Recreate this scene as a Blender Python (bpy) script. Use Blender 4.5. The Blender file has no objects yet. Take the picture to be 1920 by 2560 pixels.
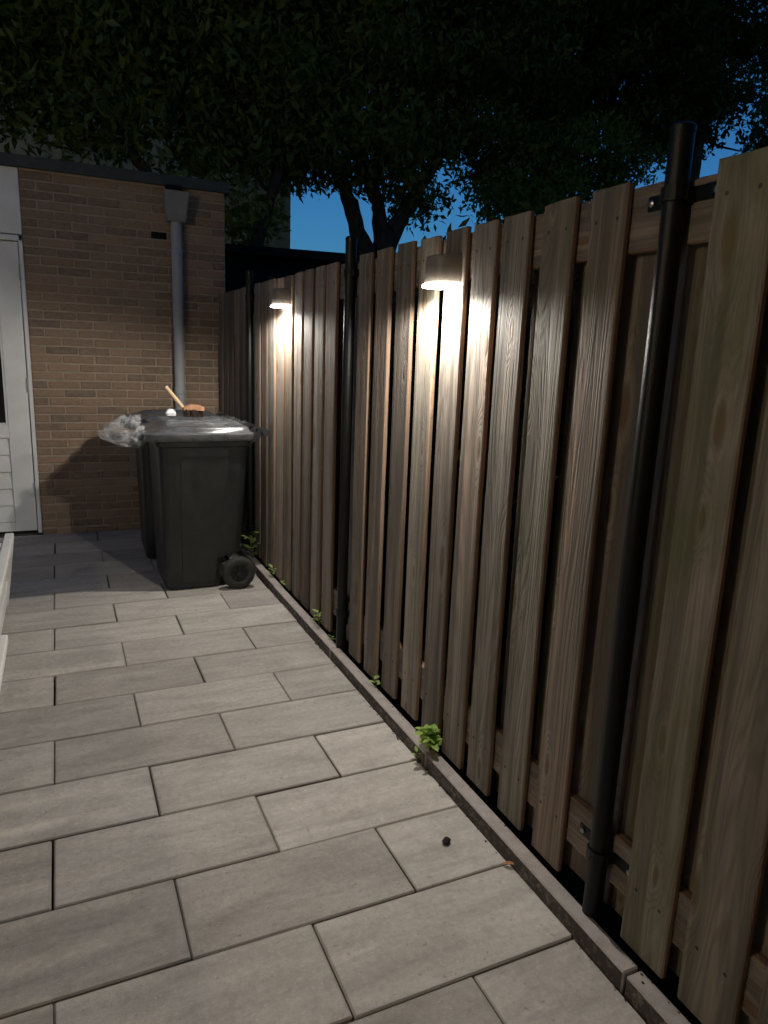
import bpy, math, random
import numpy as np
from mathutils import Vector, Matrix

random.seed(11)
rng = np.random.default_rng(11)
sc = bpy.context.scene
COL = sc.collection
R = math.radians

# ------------------------------------------------------------------ camera
cam_d = bpy.data.cameras.new('camera')
cam = bpy.data.objects.new('camera', cam_d)
COL.objects.link(cam)
cam_d.sensor_fit = 'VERTICAL'
cam_d.sensor_height = 36.0
cam_d.lens = 24.874
cam_d.clip_start = 0.02
cam_d.clip_end = 1000.0
rt = Vector((0.91058, -0.41165, 0.03718))
up = Vector((0.05526, 0.21041, 0.97605))
fw = Vector((0.40961, 0.88672, -0.21435))
cam.matrix_world = Matrix(((rt.x, up.x, -fw.x, 0.0854), (rt.y, up.y, -fw.y, -1.1723),
                           (rt.z, up.z, -fw.z, 1.4186), (0, 0, 0, 1)))
sc.camera = cam

# ------------------------------------------------------------------ sky at dusk
world = bpy.data.worlds.new('World')
sc.world = world
world.use_nodes = True
wn = world.node_tree
wn.nodes.clear()
wo = wn.nodes.new('ShaderNodeOutputWorld')
wb = wn.nodes.new('ShaderNodeBackground')
ws = wn.nodes.new('ShaderNodeTexSky')
ws.sky_type = 'NISHITA'
ws.sun_disc = False
ws.sun_elevation = R(4.5)
ws.sun_rotation = R(215)
ws.air_density = 1.0
ws.dust_density = 0.2
ws.ozone_density = 5.3
wb.inputs['Strength'].default_value = 0.085
wn.links.new(ws.outputs[0], wb.inputs[0])
wn.links.new(wb.outputs[0], wo.inputs[0])

sc.view_settings.view_transform = 'Standard'
sc.view_settings.look = 'None'
sc.view_settings.exposure = 0.62
sc.view_settings.gamma = 1.0
sc.view_settings.use_curve_mapping = False
sc.cycles.use_denoising = True
sc.cycles.use_adaptive_sampling = True
sc.cycles.adaptive_threshold = 0.035
sc.cycles.max_bounces = 6
sc.cycles.diffuse_bounces = 4
sc.cycles.glossy_bounces = 2
sc.cycles.transmission_bounces = 3
sc.cycles.transparent_max_bounces = 8
sc.cycles.sample_clamp_indirect = 4.0
sc.cycles.caustics_reflective = False
sc.cycles.caustics_refractive = False

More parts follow.
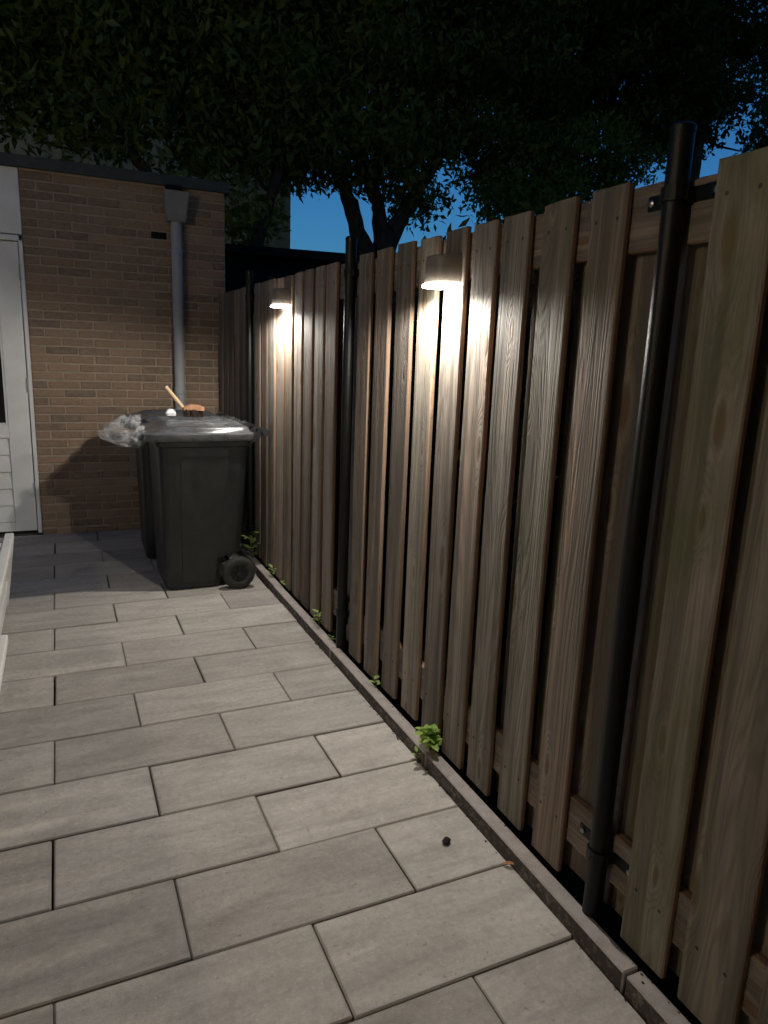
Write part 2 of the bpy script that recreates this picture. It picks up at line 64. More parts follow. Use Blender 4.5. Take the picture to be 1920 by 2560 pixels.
LAMP_POWER = 34.0
CROWN = {'left':[(-0.61,6.47,4.7,0.31),(-0.36,7.17,4.98,0.42),(-0.1,6.57,4.85,0.33),(0.15,7.23,5.27,0.45),(0.55,6.71,5.02,0.31),(0.85,7.28,5.36,0.43),(1.0,6.91,5.26,0.4),(-0.67,7.29,4.84,0.32),(-0.23,6.65,4.66,0.29),(-0.08,7.27,5.01,0.32),(0.18,6.97,4.97,0.45),(0.64,7.05,5.05,0.44),(0.84,6.49,4.8,0.37),(-0.5,6.65,4.4,0.29),(-0.25,7.39,4.77,0.42),(-0.0,6.71,4.5,0.39),(0.33,6.71,4.61,0.44),(0.61,6.84,4.66,0.39),(0.77,7.06,4.79,0.35),(-0.49,7.35,4.41,0.4),(-0.16,7.09,4.38,0.38),(0.09,6.55,4.27,0.37),(0.39,6.57,4.35,0.29),(0.72,7.08,4.65,0.35),(-0.55,7.03,4.06,0.35),(-0.15,6.66,4.09,0.39),(0.06,6.69,4.19,0.33),(0.4,6.49,4.17,0.42),(0.71,6.61,4.27,0.3),(-0.68,7.12,3.87,0.39),(-0.48,6.54,3.76,0.42),(-0.22,6.84,3.94,0.33),(0.1,6.75,3.89,0.31),(0.48,7.34,4.16,0.45),(0.68,6.94,4.12,0.38),(0.02,7.22,3.52,0.31),(0.88,6.59,3.61,0.28),(0.54,7.15,3.47,0.4),(-0.51,6.67,4.77,0.38),(-0.16,7.28,5.19,0.43),(0.05,6.56,4.95,0.43),(0.26,6.66,4.92,0.32),(0.59,6.72,5.05,0.32),(0.84,7.04,5.34,0.41),(-0.57,6.68,4.55,0.45),(-0.4,7.39,4.96,0.44),(-0.13,7.29,4.99,0.37),(0.26,7.13,4.99,0.46),(0.62,7.08,4.98,0.46),(0.92,7.34,5.22,0.4),(-0.52,7.34,4.67,0.36),(-0.21,7.29,4.67,0.4),(-0.04,7.07,4.7,0.42),(0.31,6.52,4.48,0.35),(0.6,6.72,4.6,0.38),(0.94,6.98,4.9,0.31),(-0.67,7.18,4.39,0.43),(-0.46,6.9,4.36,0.4),(-0.15,6.87,4.35,0.3),(0.17,6.98,4.37,0.39),(0.36,7.06,4.52,0.38),(0.71,7.12,4.53,0.41),(-0.51,6.76,4.05,0.4),(-0.38,6.79,4.13,0.29),(-0.08,6.85,4.12,0.41),(0.31,7.22,4.38,0.31),(0.58,7.28,4.47,0.34),(0.78,7.28,4.38,0.3),(-0.53,6.62,3.79,0.29),(-0.24,7.04,3.95,0.38),(0.19,7.23,4.08,0.45),(0.54,7.1,4.02,0.31),(0.83,7.4,4.3,0.38),(-0.11,6.74,3.62,0.28),(0.77,6.75,3.88,0.4),(0.1,6.71,3.49,0.31),(0.49,6.65,3.5,0.38),(0.63,6.91,3.59,0.37),(0.68,7.37,3.53,0.28),(0.94,6.88,3.33,0.43),(-0.5,7.1,4.98,0.3),(-0.22,6.62,4.84,0.37),(0.12,6.43,4.83,0.36),(0.25,6.64,4.92,0.36),(0.68,6.61,5.14,0.35),(0.97,6.49,5.1,0.41),(-0.68,6.82,4.69,0.32),(-0.43,6.88,4.79,0.29),(-0.05,6.43,4.56,0.44),(0.19,6.5,4.69,0.37),(0.4,6.66,4.76,0.39),(0.74,6.59,4.8,0.37),(-0.57,6.51,4.25,0.37),(-0.16,6.81,4.47,0.43),(0.1,6.87,4.7,0.42),(0.36,7.0,4.69,0.43),(0.53,7.22,4.76,0.31),(0.87,6.95,4.74,0.36),(-0.76,7.26,4.3,0.42),(-0.34,6.87,4.35,0.31),(-0.07,7.34,4.55,0.3),(0.23,6.58,4.29,0.43),(0.38,6.62,4.37,0.41),(0.71,6.55,4.4,0.44),(-0.53,6.93,4.11,0.45),(-0.16,6.67,4.11,0.39),(0.09,6.8,4.19,0.33),(0.34,7.23,4.36,0.36),(0.52,6.58,4.13,0.34),(0.9,7.26,4.52,0.43),(-0.66,6.52,3.73,0.4),(-0.44,6.66,3.74,0.37),(-0.04,7.18,4.1,0.36),(0.23,6.9,4.06,0.34),(0.74,6.92,4.05,0.42),(0.16,6.58,3.57,0.42),(-0.61,7.22,3.4,0.34),(-3.9,6.81,8.81,0.63),(-1.64,5.65,5.82,0.78),(0.0,5.52,6.47,0.88),(-1.01,8.5,8.74,0.62),(-3.88,4.97,7.45,0.61),(-2.73,6.79,8.9,0.75),(-3.19,7.04,7.7,0.65),(0.02,8.98,9.19,0.64),(-2.45,8.05,5.5,0.87),(-1.89,7.07,5.92,0.63),(-3.27,6.93,6.06,0.82),(-2.74,8.03,6.25,0.6),(-1.36,6.61,7.53,0.74),(-1.4,6.72,9.0,0.79),(-3.02,7.43,7.46,0.71),(-3.21,7.25,6.82,0.91),(-0.53,8.22,8.17,0.82),(-1.16,7.28,6.09,0.62),(-2.34,5.13,8.96,0.94),(-3.67,5.05,8.44,0.62),(-0.23,8.35,7.7,0.68),(-3.12,5.81,6.54,0.88),(0.77,5.69,7.7,0.77),(0.15,6.63,7.72,0.8),(-1.44,6.99,6.12,0.85),(-3.71,7.03,7.19,0.9),(0.86,8.27,7.35,0.63),(-3.84,8.65,5.56,0.65),(-1.55,5.02,8.53,0.95),(-1.98,7.64,6.76,0.69),(0.81,6.29,6.09,0.81),(-1.84,6.59,7.98,0.68),(0.97,7.89,6.72,0.81),(-1.2,8.03,7.94,0.63),(-1.98,5.53,7.46,0.92),(-0.75,5.49,8.01,0.75),(-1.21,6.94,8.94,0.79),(-3.15,8.36,7.61,0.67),(0.46,4.76,6.94,0.87),(-1.4,5.23,7.58,0.67),(-2.58,8.84,7.38,0.69),(-3.79,5.47,5.62,0.79),(0.67,8.35,6.18,0.61),(-1.33,7.4,8.96,0.73),(-3.56,7.86,6.2,0.62),(-3.71,8.3,8.1,0.73),(0.31,8.11,7.42,0.86),(-2.44,8.47,8.52,0.84),(-0.66,5.74,7.12,0.62),(-3.71,6.52,6.88,0.93),(-3.55,5.89,5.43,0.64),(0.11,8.86,6.11,0.91),(-2.67,6.39,8.36,0.85),(-2.89,6.7,7.63,0.79),(-1.75,7.45,8.05,0.79),(0.27,7.69,5.7,0.94),(-3.9,8.44,7.34,0.75),(-1.57,8.91,8.04,0.71)],'lean':[(1.52,8.11,5.95,0.3),(2.06,8.08,6.05,0.33),(2.23,7.56,5.79,0.43),(2.44,7.11,5.7,0.36),(1.21,8.1,5.53,0.44),(1.54,7.74,5.5,0.42),(2.03,7.79,5.66,0.4),(2.07,7.0,5.25,0.45),(2.58,6.96,5.35,0.4),(1.19,7.95,5.38,0.31),(1.5,7.65,5.15,0.35),(1.86,7.42,5.2,0.3),(2.34,7.32,5.36,0.4),(2.78,8.13,5.82,0.28),(1.07,7.45,4.85,0.35),(1.3,8.15,5.03,0.28),(1.67,7.97,5.21,0.43),(2.03,7.83,5.14,0.37),(2.4,7.82,5.15,0.46),(1.1,7.55,4.57,0.44),(1.33,8.19,4.91,0.36),(1.52,7.05,4.57,0.43),(2.22,7.76,4.95,0.38),(2.42,7.13,4.82,0.43),(1.49,7.09,4.26,0.46),(1.97,7.97,4.62,0.29),(2.4,7.92,4.81,0.45),(2.45,6.97,4.41,0.33),(1.32,7.02,3.93,0.33),(2.18,7.35,4.2,0.46),(2.46,7.37,4.23,0.28),(1.65,7.34,3.81,0.44),(2.04,8.02,4.16,0.3),(2.34,7.4,3.94,0.44),(2.69,7.4,4.1,0.37),(2.11,7.51,3.72,0.31),(2.5,7.47,3.79,0.33),(2.47,7.74,3.53,0.37),(1.3,7.27,5.43,0.29),(1.62,7.19,5.58,0.46),(2.26,8.12,6.08,0.4),(2.43,7.86,6.09,0.36),(1.31,7.54,5.31,0.4),(1.56,7.77,5.57,0.45),(1.96,7.48,5.48,0.3),(2.18,7.38,5.42,0.4),(2.72,7.82,5.75,0.38),(1.32,8.11,5.32,0.28),(1.52,7.39,5.13,0.28),(1.85,7.07,4.98,0.31),(2.42,7.57,5.31,0.37),(1.3,8.07,4.99,0.3),(1.38,6.99,4.69,0.28),(2.01,8.13,5.29,0.46),(2.21,7.6,5.09,0.39),(2.61,7.44,5.02,0.34),(1.23,7.41,4.67,0.33),(1.55,7.19,4.51,0.43),(2.06,7.95,4.87,0.31),(2.27,7.6,4.83,0.37),(1.15,7.12,4.23,0.44),(1.68,7.35,4.34,0.42),(1.81,7.05,4.37,0.43),(2.44,7.73,4.75,0.43),(2.72,7.74,4.61,0.4),(1.7,7.8,4.37,0.34),(2.18,8.13,4.43,0.41),(2.52,7.9,4.48,0.36),(2.66,7.4,4.42,0.44),(1.8,7.45,4.01,0.36),(2.24,7.45,3.89,0.37),(2.51,7.5,3.98,0.34),(1.79,8.06,3.71,0.29),(1.88,7.29,3.56,0.41),(2.61,8.07,3.99,0.36),(1.65,7.1,3.33,0.39),(2.26,7.77,2.92,0.36),(1.37,7.95,5.93,0.38),(1.72,7.66,5.78,0.42),(1.93,7.71,5.83,0.42),(2.5,7.95,6.0,0.34),(2.59,7.01,5.72,0.35),(1.14,7.7,5.33,0.44),(1.45,7.21,5.36,0.42),(1.87,7.38,5.45,0.43),(2.2,7.64,5.7,0.39),(2.48,7.2,5.59,0.45),(1.37,7.59,5.12,0.42),(1.61,7.21,5.1,0.45),(1.84,6.96,5.11,0.31),(2.17,6.96,5.19,0.36),(1.12,7.9,5.01,0.3),(1.34,7.24,4.77,0.36),(1.81,7.89,5.23,0.45),(2.07,7.31,4.88,0.34),(2.54,7.39,5.2,0.4),(1.4,7.57,4.58,0.4),(1.88,8.05,4.86,0.28),(2.09,7.78,4.86,0.4),(2.45,7.57,4.93,0.29),(1.11,7.65,4.28,0.32),(1.59,7.96,4.59,0.42),(1.88,8.16,4.75,0.35),(2.22,7.74,4.65,0.42),(2.39,7.12,4.54,0.43),(1.32,7.96,4.14,0.34),(2.27,7.49,4.36,0.4),(2.88,7.9,4.55,0.36),(1.28,7.12,3.82,0.42),(2.43,8.07,4.27,0.43),(2.14,7.35,3.55,0.29),(2.49,7.52,3.66,0.35),(2.2,7.37,2.9,0.34),(2.95,6.24,5.93,0.9),(1.69,7.7,7.12,0.85),(1.68,6.76,5.49,0.75),(1.21,8.4,7.62,0.76),(2.03,8.94,7.58,0.61),(2.66,6.03,5.74,0.82),(1.83,7.29,9.07,0.72),(2.77,7.7,8.3,0.73),(1.32,6.67,7.44,0.61),(1.59,7.86,7.18,0.78),(1.54,7.39,6.3,0.69),(1.2,8.28,6.92,0.67),(2.6,5.42,6.93,0.71),(2.71,7.27,8.29,0.91),(2.95,7.38,9.06,0.79),(1.32,8.51,8.32,0.94),(1.69,8.83,6.91,0.7),(2.97,5.14,6.58,0.68),(2.95,7.2,7.81,0.77)],'multi':[(2.83,7.27,5.82,0.29),(3.55,7.95,6.42,0.38),(3.86,7.86,6.28,0.32),(4.22,7.77,6.42,0.33),(5.51,9.03,7.38,0.38),(5.5,8.51,7.17,0.42),(7.35,9.13,7.69,0.41),(7.94,8.0,7.49,0.45),(3.39,8.27,6.28,0.45),(3.51,8.11,6.23,0.39),(3.77,7.21,5.73,0.32),(4.32,7.39,6.14,0.44),(7.75,7.57,6.91,0.45),(3.56,8.73,6.03,0.43),(3.58,8.12,5.86,0.37),(3.95,7.39,5.61,0.45),(4.69,8.19,6.1,0.41),(6.27,7.42,6.25,0.35),(3.24,8.56,5.56,0.35),(3.53,8.19,5.58,0.3),(4.19,8.64,5.96,0.4),(4.1,7.61,5.62,0.39),(5.17,8.63,6.06,0.34),(6.64,7.76,6.06,0.32),(2.86,7.49,5.04,0.42),(3.2,7.73,5.19,0.34),(4.31,8.78,5.63,0.35),(4.49,8.72,5.75,0.45),(5.16,8.65,5.64,0.29),(5.09,7.59,5.36,0.43),(6.03,7.47,5.45,0.42),(8.24,9.1,6.58,0.41),(7.52,7.45,5.69,0.32),(3.12,7.96,4.76,0.32),(3.74,8.62,5.12,0.45),(3.97,8.05,5.06,0.28),(4.56,7.89,5.0,0.29),(4.65,7.65,5.05,0.44),(5.79,7.41,5.03,0.28),(7.68,8.64,5.9,0.38),(3.41,8.7,4.8,0.37),(3.27,7.34,4.34,0.35),(3.8,7.66,4.66,0.28),(4.52,8.41,4.94,0.41),(7.39,8.61,5.35,0.39),(9.18,8.96,5.75,0.3),(3.47,8.6,4.38,0.4),(4.1,8.33,4.44,0.43),(4.01,7.37,4.16,0.45),(4.97,8.58,4.8,0.36),(2.84,7.29,3.87,0.4),(3.29,7.25,3.89,0.43),(4.09,8.43,4.27,0.42),(4.2,7.87,4.21,0.41),(4.9,8.12,4.29,0.35),(3.08,8.31,3.76,0.4),(3.64,8.41,3.83,0.38),(3.68,7.8,3.73,0.39),(4.49,8.18,3.91,0.32),(5.1,8.64,3.68,0.31),(3.06,8.27,6.36,0.42),(3.39,8.05,6.47,0.43),(3.49,7.55,6.26,0.39),(3.93,7.57,6.28,0.32),(4.28,7.59,6.42,0.43),(5.4,8.73,7.27,0.39),(5.91,7.94,6.88,0.32),(8.06,9.15,7.99,0.38),(2.97,7.52,5.79,0.42),(3.67,8.05,6.07,0.46),(4.33,8.59,6.41,0.42),(4.18,7.35,6.07,0.43),(6.32,7.95,6.73,0.43),(7.23,8.41,7.27,0.38),(7.52,7.84,6.96,0.41),(2.91,7.89,5.65,0.36),(2.94,7.31,5.46,0.35),(3.43,7.4,5.5,0.44),(3.96,7.71,5.71,0.45),(4.61,8.25,6.07,0.33),(5.44,8.43,6.48,0.33),(5.94,7.72,6.15,0.31),(2.9,7.49,5.31,0.31),(3.89,8.76,5.97,0.39),(3.85,7.77,5.39,0.33),(4.51,8.44,5.99,0.35),(5.76,8.6,6.36,0.3),(6.22,8.74,6.27,0.29),(8.15,8.8,6.71,0.43),(8.55,8.44,6.6,0.36),(3.18,8.74,5.52,0.33),(3.2,7.71,4.98,0.32),(3.46,7.32,4.92,0.37),(3.85,7.34,5.01,0.44),(4.68,8.19,5.41,0.41),(7.04,8.45,6.15,0.45),(8.42,8.39,6.23,0.31),(3.15,7.81,4.73,0.41),(3.82,8.46,5.06,0.32),(4.1,7.65,4.97,0.36),(4.63,7.82,4.98,0.38),(8.03,8.79,5.95,0.35),(3.38,8.66,4.85,0.28),(3.47,7.69,4.66,0.45),(4.51,8.68,5.04,0.34),(4.94,8.43,5.05,0.43),(5.81,8.34,5.09,0.41),(6.37,7.99,5.21,0.39),(8.39,8.26,5.42,0.44),(3.33,8.27,4.36,0.31),(3.82,8.78,4.46,0.46),(4.27,8.42,4.6,0.38),(4.39,7.81,4.38,0.34),(4.97,8.09,4.52,0.34),(3.06,8.29,4.02,0.34),(3.51,8.2,4.09,0.38),(3.85,7.59,4.02,0.31),(4.05,7.49,3.97,0.3),(5.16,8.63,4.55,0.35),(2.99,8.0,3.69,0.34),(3.74,8.31,3.87,0.42),(4.17,8.56,3.87,0.4),(4.13,7.65,3.69,0.36),(4.64,8.22,3.44,0.39),(3.61,8.71,6.71,0.42),(3.6,7.34,6.12,0.33),(4.58,8.74,6.95,0.42),(4.26,7.44,6.39,0.3),(5.45,8.4,7.11,0.34),(5.99,7.6,6.82,0.31),(2.82,7.31,5.74,0.37),(3.66,8.15,6.29,0.44),(3.75,7.52,5.87,0.44),(4.67,8.63,6.74,0.3),(5.92,8.68,6.84,0.28),(7.93,8.49,7.23,0.43),(2.75,7.3,5.48,0.32),(3.06,7.28,5.44,0.43),(3.62,7.87,5.8,0.37),(3.98,7.31,5.58,0.43),(4.69,8.35,6.17,0.3),(6.62,8.16,6.65,0.39),(6.91,7.5,6.49,0.35),(3.12,7.71,5.45,0.43),(3.81,8.74,5.97,0.29),(3.99,7.8,5.54,0.28),(4.15,7.6,5.4,0.45),(6.13,7.55,6.0,0.35),(3.02,8.19,5.19,0.35),(3.38,7.71,5.16,0.32),(3.53,7.27,4.96,0.44),(4.75,8.79,5.7,0.44),(4.48,7.63,5.17,0.36),(5.11,7.8,5.54,0.41),(5.87,8.4,5.73,0.44),(6.01,7.64,5.71,0.42),(7.47,8.05,5.99,0.3),(8.69,8.61,6.32,0.4),(3.19,8.39,5.08,0.29),(3.69,8.53,5.02,0.4),(4.04,8.08,4.95,0.29),(4.45,8.12,5.01,0.42),(5.12,7.97,5.19,0.39),(5.45,7.8,5.28,0.3),(8.82,8.21,5.92,0.4),(3.06,7.43,4.38,0.38),(3.68,7.91,4.64,0.39),(4.01,7.68,4.57,0.45),(4.83,8.65,5.03,0.35),(5.76,8.89,5.16,0.31),(9.4,8.78,5.88,0.4),(2.92,7.67,4.14,0.33),(3.15,7.77,4.18,0.39),(3.63,7.35,4.11,0.4),(4.26,8.08,4.37,0.38),(5.15,8.67,4.71,0.44),(2.75,7.32,3.83,0.41),(3.26,7.59,3.93,0.33),(4.33,8.64,4.32,0.33),(4.57,8.15,4.29,0.31),(4.82,7.78,4.15,0.42),(3.29,8.73,3.81,0.39),(4.3,8.55,4.06,0.45),(4.51,7.91,3.9,0.44),(4.67,8.42,3.64,0.37),(4.7,5.36,7.71,0.94),(5.17,4.79,6.79,0.84),(5.1,4.65,5.63,0.67),(4.17,6.9,7.44,0.92),(3.77,5.47,7.07,0.93),(3.44,4.87,8.47,0.74),(3.23,5.4,8.62,0.82),(4.59,6.84,8.62,0.73),(4.66,5.48,7.72,0.73),(3.09,7.47,7.2,0.86),(3.77,7.98,6.82,0.87),(3.16,8.48,6.64,0.84)],'slim':[(5.57,8.42,4.65,0.35),(5.39,7.41,4.43,0.33),(6.29,7.92,4.72,0.44),(7.77,8.8,5.1,0.31),(7.86,8.1,4.89,0.4),(7.99,7.74,4.92,0.39),(6.03,9.18,4.77,0.36),(6.17,8.2,4.38,0.45),(6.99,8.78,4.6,0.3),(7.53,8.79,4.73,0.37),(7.08,7.47,4.36,0.43),(9.45,9.16,5.22,0.41),(9.85,9.17,5.23,0.37),(6.44,8.95,4.24,0.35),(7.27,9.0,4.29,0.41),(6.58,7.58,3.89,0.32),(7.97,8.49,4.5,0.33),(9.02,9.1,4.68,0.35),(5.58,7.41,3.48,0.29),(7.18,8.91,3.91,0.42),(6.51,7.51,3.59,0.4),(6.05,8.73,4.8,0.41),(6.96,8.96,5.01,0.31),(7.27,8.21,4.89,0.44),(8.32,7.87,4.97,0.43),(5.66,8.65,4.45,0.4),(6.55,8.72,4.61,0.32),(6.17,7.78,4.37,0.29),(6.61,7.53,4.32,0.44),(7.38,7.46,4.5,0.33),(8.78,8.69,5.11,0.35),(5.85,8.49,4.0,0.31),(5.98,8.14,3.96,0.28),(7.13,8.6,4.45,0.33),(7.27,8.28,4.1,0.33),(8.08,8.41,4.35,0.3),(7.95,7.48,4.29,0.32),(5.92,7.82,3.6,0.46),(6.18,7.68,3.7,0.34),(7.16,8.01,3.85,0.29),(8.56,9.02,4.31,0.39),(5.03,7.78,4.54,0.4),(5.55,7.76,4.45,0.34),(6.39,8.35,4.9,0.28),(7.05,8.14,4.88,0.39),(7.99,8.85,5.26,0.36),(5.49,8.28,4.39,0.32),(6.29,8.59,4.56,0.43),(6.78,8.59,4.55,0.41),(7.44,8.46,4.64,0.29),(7.17,7.58,4.47,0.42),(9.52,9.19,5.21,0.36),(6.02,7.85,3.92,0.34),(6.33,7.71,4.14,0.36),(7.66,8.97,4.44,0.31),(7.46,7.67,4.21,0.4),(5.74,7.51,3.52,0.44),(6.22,7.57,3.51,0.31),(7.95,8.09,4.03,0.28)],'right':[(7.99,7.44,7.31,0.42),(8.46,7.25,7.12,0.36),(8.94,7.18,7.43,0.4),(9.74,7.15,7.59,0.46),(11.09,7.57,8.07,0.46),(8.48,7.52,6.94,0.37),(8.84,7.24,7.13,0.44),(9.48,7.2,7.17,0.42),(10.06,7.41,7.47,0.37),(11.12,7.37,7.54,0.28),(7.7,7.11,6.36,0.34),(8.8,7.93,6.82,0.44),(8.68,7.2,6.69,0.45),(9.9,7.12,6.86,0.31),(11.95,8.19,7.88,0.29),(7.74,7.04,6.18,0.41),(8.98,7.9,6.67,0.44),(11.36,7.83,6.98,0.33),(11.01,7.02,6.74,0.31),(8.45,7.6,5.99,0.45),(8.43,7.17,5.85,0.35),(9.94,7.14,6.12,0.36),(11.83,8.17,6.78,0.37),(8.76,7.92,5.73,0.31),(9.55,7.91,6.08,0.34),(10.57,7.65,6.13,0.4),(11.73,7.82,6.49,0.45),(9.0,7.89,5.45,0.36),(9.36,7.86,5.64,0.33),(11.23,7.89,5.75,0.45),(12.1,8.08,6.03,0.42),(8.41,7.37,4.92,0.29),(8.81,7.33,5.11,0.38),(9.85,7.01,5.14,0.44),(11.91,8.06,5.79,0.37),(12.95,8.16,5.97,0.46),(8.08,7.08,7.17,0.29),(9.44,7.91,7.79,0.38),(9.84,7.57,7.66,0.4),(10.17,7.12,7.5,0.38),(11.71,7.84,8.25,0.36),(8.42,7.59,7.01,0.45),(8.6,7.03,6.87,0.35),(10.3,8.06,7.59,0.34),(10.54,7.77,7.55,0.29),(10.79,7.22,7.52,0.34),(7.8,7.18,6.5,0.46),(8.04,7.06,6.42,0.39),(9.47,7.73,7.09,0.3),(9.74,7.56,7.09,0.38),(10.3,7.48,7.19,0.39),(12.3,8.17,7.8,0.34),(8.55,7.57,6.43,0.32),(8.83,7.41,6.45,0.36),(11.04,7.53,6.93,0.44),(9.27,8.18,6.57,0.4),(9.72,7.7,6.47,0.4),(10.43,7.76,6.53,0.3),(11.46,8.17,6.8,0.31),(11.35,7.62,6.59,0.45),(8.11,7.39,5.54,0.43),(8.57,7.08,5.44,0.33),(9.66,7.84,6.15,0.41),(10.82,7.43,6.04,0.34),(12.35,7.93,6.42,0.29),(8.87,7.57,5.55,0.41),(9.21,7.26,5.31,0.3),(10.35,7.25,5.61,0.41),(12.36,8.02,6.02,0.37),(8.88,7.48,5.0,0.29),(9.92,8.14,5.33,0.36),(11.36,8.01,5.42,0.4),(11.62,7.43,5.54,0.34),(9.01,8.06,4.91,0.45),(9.42,7.89,4.88,0.29),(10.04,7.09,4.79,0.33),(7.92,7.39,7.09,0.4),(9.01,8.06,7.85,0.31),(8.77,7.09,7.32,0.33),(10.59,8.0,7.99,0.39),(10.21,7.18,7.62,0.37),(11.59,7.88,8.2,0.43),(8.48,7.63,7.04,0.43),(8.9,7.38,7.22,0.46),(8.79,7.03,7.05,0.31),(10.15,7.63,7.43,0.38),(10.84,7.61,7.64,0.29),(8.54,7.95,6.9,0.34),(8.63,7.34,6.6,0.38),(9.39,7.51,6.87,0.39),(11.26,7.97,7.57,0.29),(11.18,7.47,7.16,0.44),(8.16,7.08,6.04,0.37),(9.17,7.56,6.5,0.29),(10.15,7.21,6.49,0.36),(10.53,7.13,6.79,0.43),(8.64,7.85,6.22,0.35),(9.26,7.74,6.37,0.4),(9.42,7.47,6.33,0.37),(9.86,7.41,6.3,0.39),(10.97,7.49,6.45,0.4),(8.24,7.13,5.52,0.43),(9.7,7.89,6.08,0.38),(10.96,7.89,6.34,0.36),(10.81,7.23,5.99,0.42),(8.87,7.42,5.28,0.4),(9.11,7.22,5.46,0.34),(11.6,8.1,6.17,0.38),(8.91,7.66,5.22,0.29),(11.0,7.32,5.31,0.36),(12.61,8.0,5.58,0.37),(9.1,8.0,4.89,0.31),(11.2,7.93,5.06,0.37),(9.86,7.2,8.34,0.73),(9.6,5.09,7.67,0.64),(8.9,6.23,7.94,0.66),(10.63,5.36,9.0,0.95),(9.31,5.34,8.12,0.87),(10.12,4.73,9.17,0.91),(9.14,4.76,7.67,0.81),(10.31,7.2,9.11,0.95),(8.49,5.07,6.73,0.68),(10.63,8.06,8.83,0.93),(9.15,8.65,9.08,0.63),(8.7,9.0,8.96,0.85),(10.3,6.39,9.02,0.66),(10.6,8.81,9.12,0.66)],'over':[(5.48,7.48,6.71,0.36),(6.98,8.14,7.16,0.42),(7.36,7.74,7.12,0.33),(5.29,8.39,6.6,0.44),(5.94,9.01,7.04,0.34),(5.62,7.46,6.36,0.28),(6.27,7.65,6.5,0.39),(7.87,8.91,7.49,0.28),(8.13,8.82,7.51,0.35),(5.2,8.13,6.29,0.45),(5.55,7.81,6.14,0.34),(6.17,8.12,6.31,0.44),(7.2,8.06,6.59,0.39),(8.72,9.15,7.53,0.29),(5.81,9.0,6.43,0.43),(6.17,8.49,6.21,0.41),(6.9,8.68,6.53,0.29),(7.19,7.61,6.03,0.41),(8.92,8.92,6.99,0.28),(5.86,8.37,5.83,0.38),(6.55,7.75,5.82,0.38),(5.48,7.76,5.1,0.43),(6.96,8.55,5.76,0.3),(8.33,8.77,6.18,0.3),(7.93,7.61,5.69,0.39),(5.62,9.0,5.34,0.4),(6.19,8.99,5.5,0.45),(6.57,8.69,5.29,0.36),(6.51,7.91,5.08,0.45),(7.61,8.04,5.35,0.44),(5.42,7.57,6.78,0.3),(7.21,8.65,7.61,0.45),(8.09,8.54,7.59,0.4),(8.05,7.89,7.52,0.42),(5.33,8.55,6.82,0.43),(5.68,8.4,6.83,0.46),(5.8,7.98,6.75,0.31),(8.42,8.02,7.19,0.42),(6.01,8.73,6.63,0.36),(7.22,9.01,6.91,0.43),(8.07,8.92,7.05,0.42),(7.85,8.35,6.96,0.33),(4.71,7.54,5.67,0.29),(6.44,7.78,6.06,0.34),(6.78,7.72,6.09,0.34),(5.16,8.3,5.66,0.36),(5.33,7.74,5.42,0.36),(5.7,7.44,5.57,0.38),(7.68,8.43,6.33,0.33),(8.14,7.52,6.0,0.4),(5.51,8.41,5.29,0.31),(6.15,8.67,5.71,0.31),(6.35,8.39,5.7,0.34),(7.32,8.82,5.97,0.39),(7.47,7.47,5.47,0.3),(5.85,9.02,5.35,0.36),(6.34,7.57,5.02,0.29),(7.14,7.81,5.33,0.34),(8.45,7.79,5.5,0.45),(7.41,8.78,5.24,0.33),(8.55,8.93,5.45,0.32),(5.4,7.6,6.63,0.28),(7.02,8.73,7.7,0.41),(7.07,8.04,7.23,0.35),(8.67,9.15,8.31,0.29),(5.2,8.41,6.72,0.44),(5.55,7.61,6.5,0.43),(6.28,8.06,6.88,0.42),(7.58,8.83,7.28,0.34),(8.66,8.41,7.55,0.45),(5.18,8.27,6.22,0.34),(5.21,7.62,6.06,0.4),(6.09,8.15,6.39,0.4),(7.67,8.06,6.75,0.4),(5.18,8.24,5.91,0.32),(5.37,8.19,6.0,0.42),(6.24,8.58,6.16,0.31),(7.62,8.82,6.56,0.3),(7.29,7.6,6.07,0.39),(8.12,7.72,6.38,0.34),(7.67,8.92,6.39,0.32),(5.89,7.57,5.14,0.35),(7.2,9.1,5.9,0.33),(7.43,8.07,5.72,0.32),(7.61,7.86,5.78,0.3),(5.34,7.45,4.91,0.32),(6.02,7.47,4.96,0.38),(6.58,7.59,5.11,0.29),(7.31,8.03,5.36,0.32),(7.86,8.11,5.52,0.4),(9.22,9.13,5.59,0.3),(8.24,7.66,5.11,0.35),(7.19,5.05,6.51,0.84),(7.99,6.05,7.05,0.67),(8.11,6.79,8.1,0.69),(6.49,6.6,7.26,0.82),(7.63,6.07,8.37,0.6),(5.88,5.21,7.78,0.72),(7.0,5.53,7.46,0.72),(6.75,5.85,7.43,0.62),(5.74,6.34,8.78,0.78),(6.26,4.69,7.22,0.9),(6.16,8.6,8.27,0.7),(6.01,6.9,7.61,0.9),(5.58,6.02,8.88,0.79),(6.59,7.72,8.98,0.62),(5.72,8.11,7.85,0.75),(5.66,5.98,7.99,0.87)]}
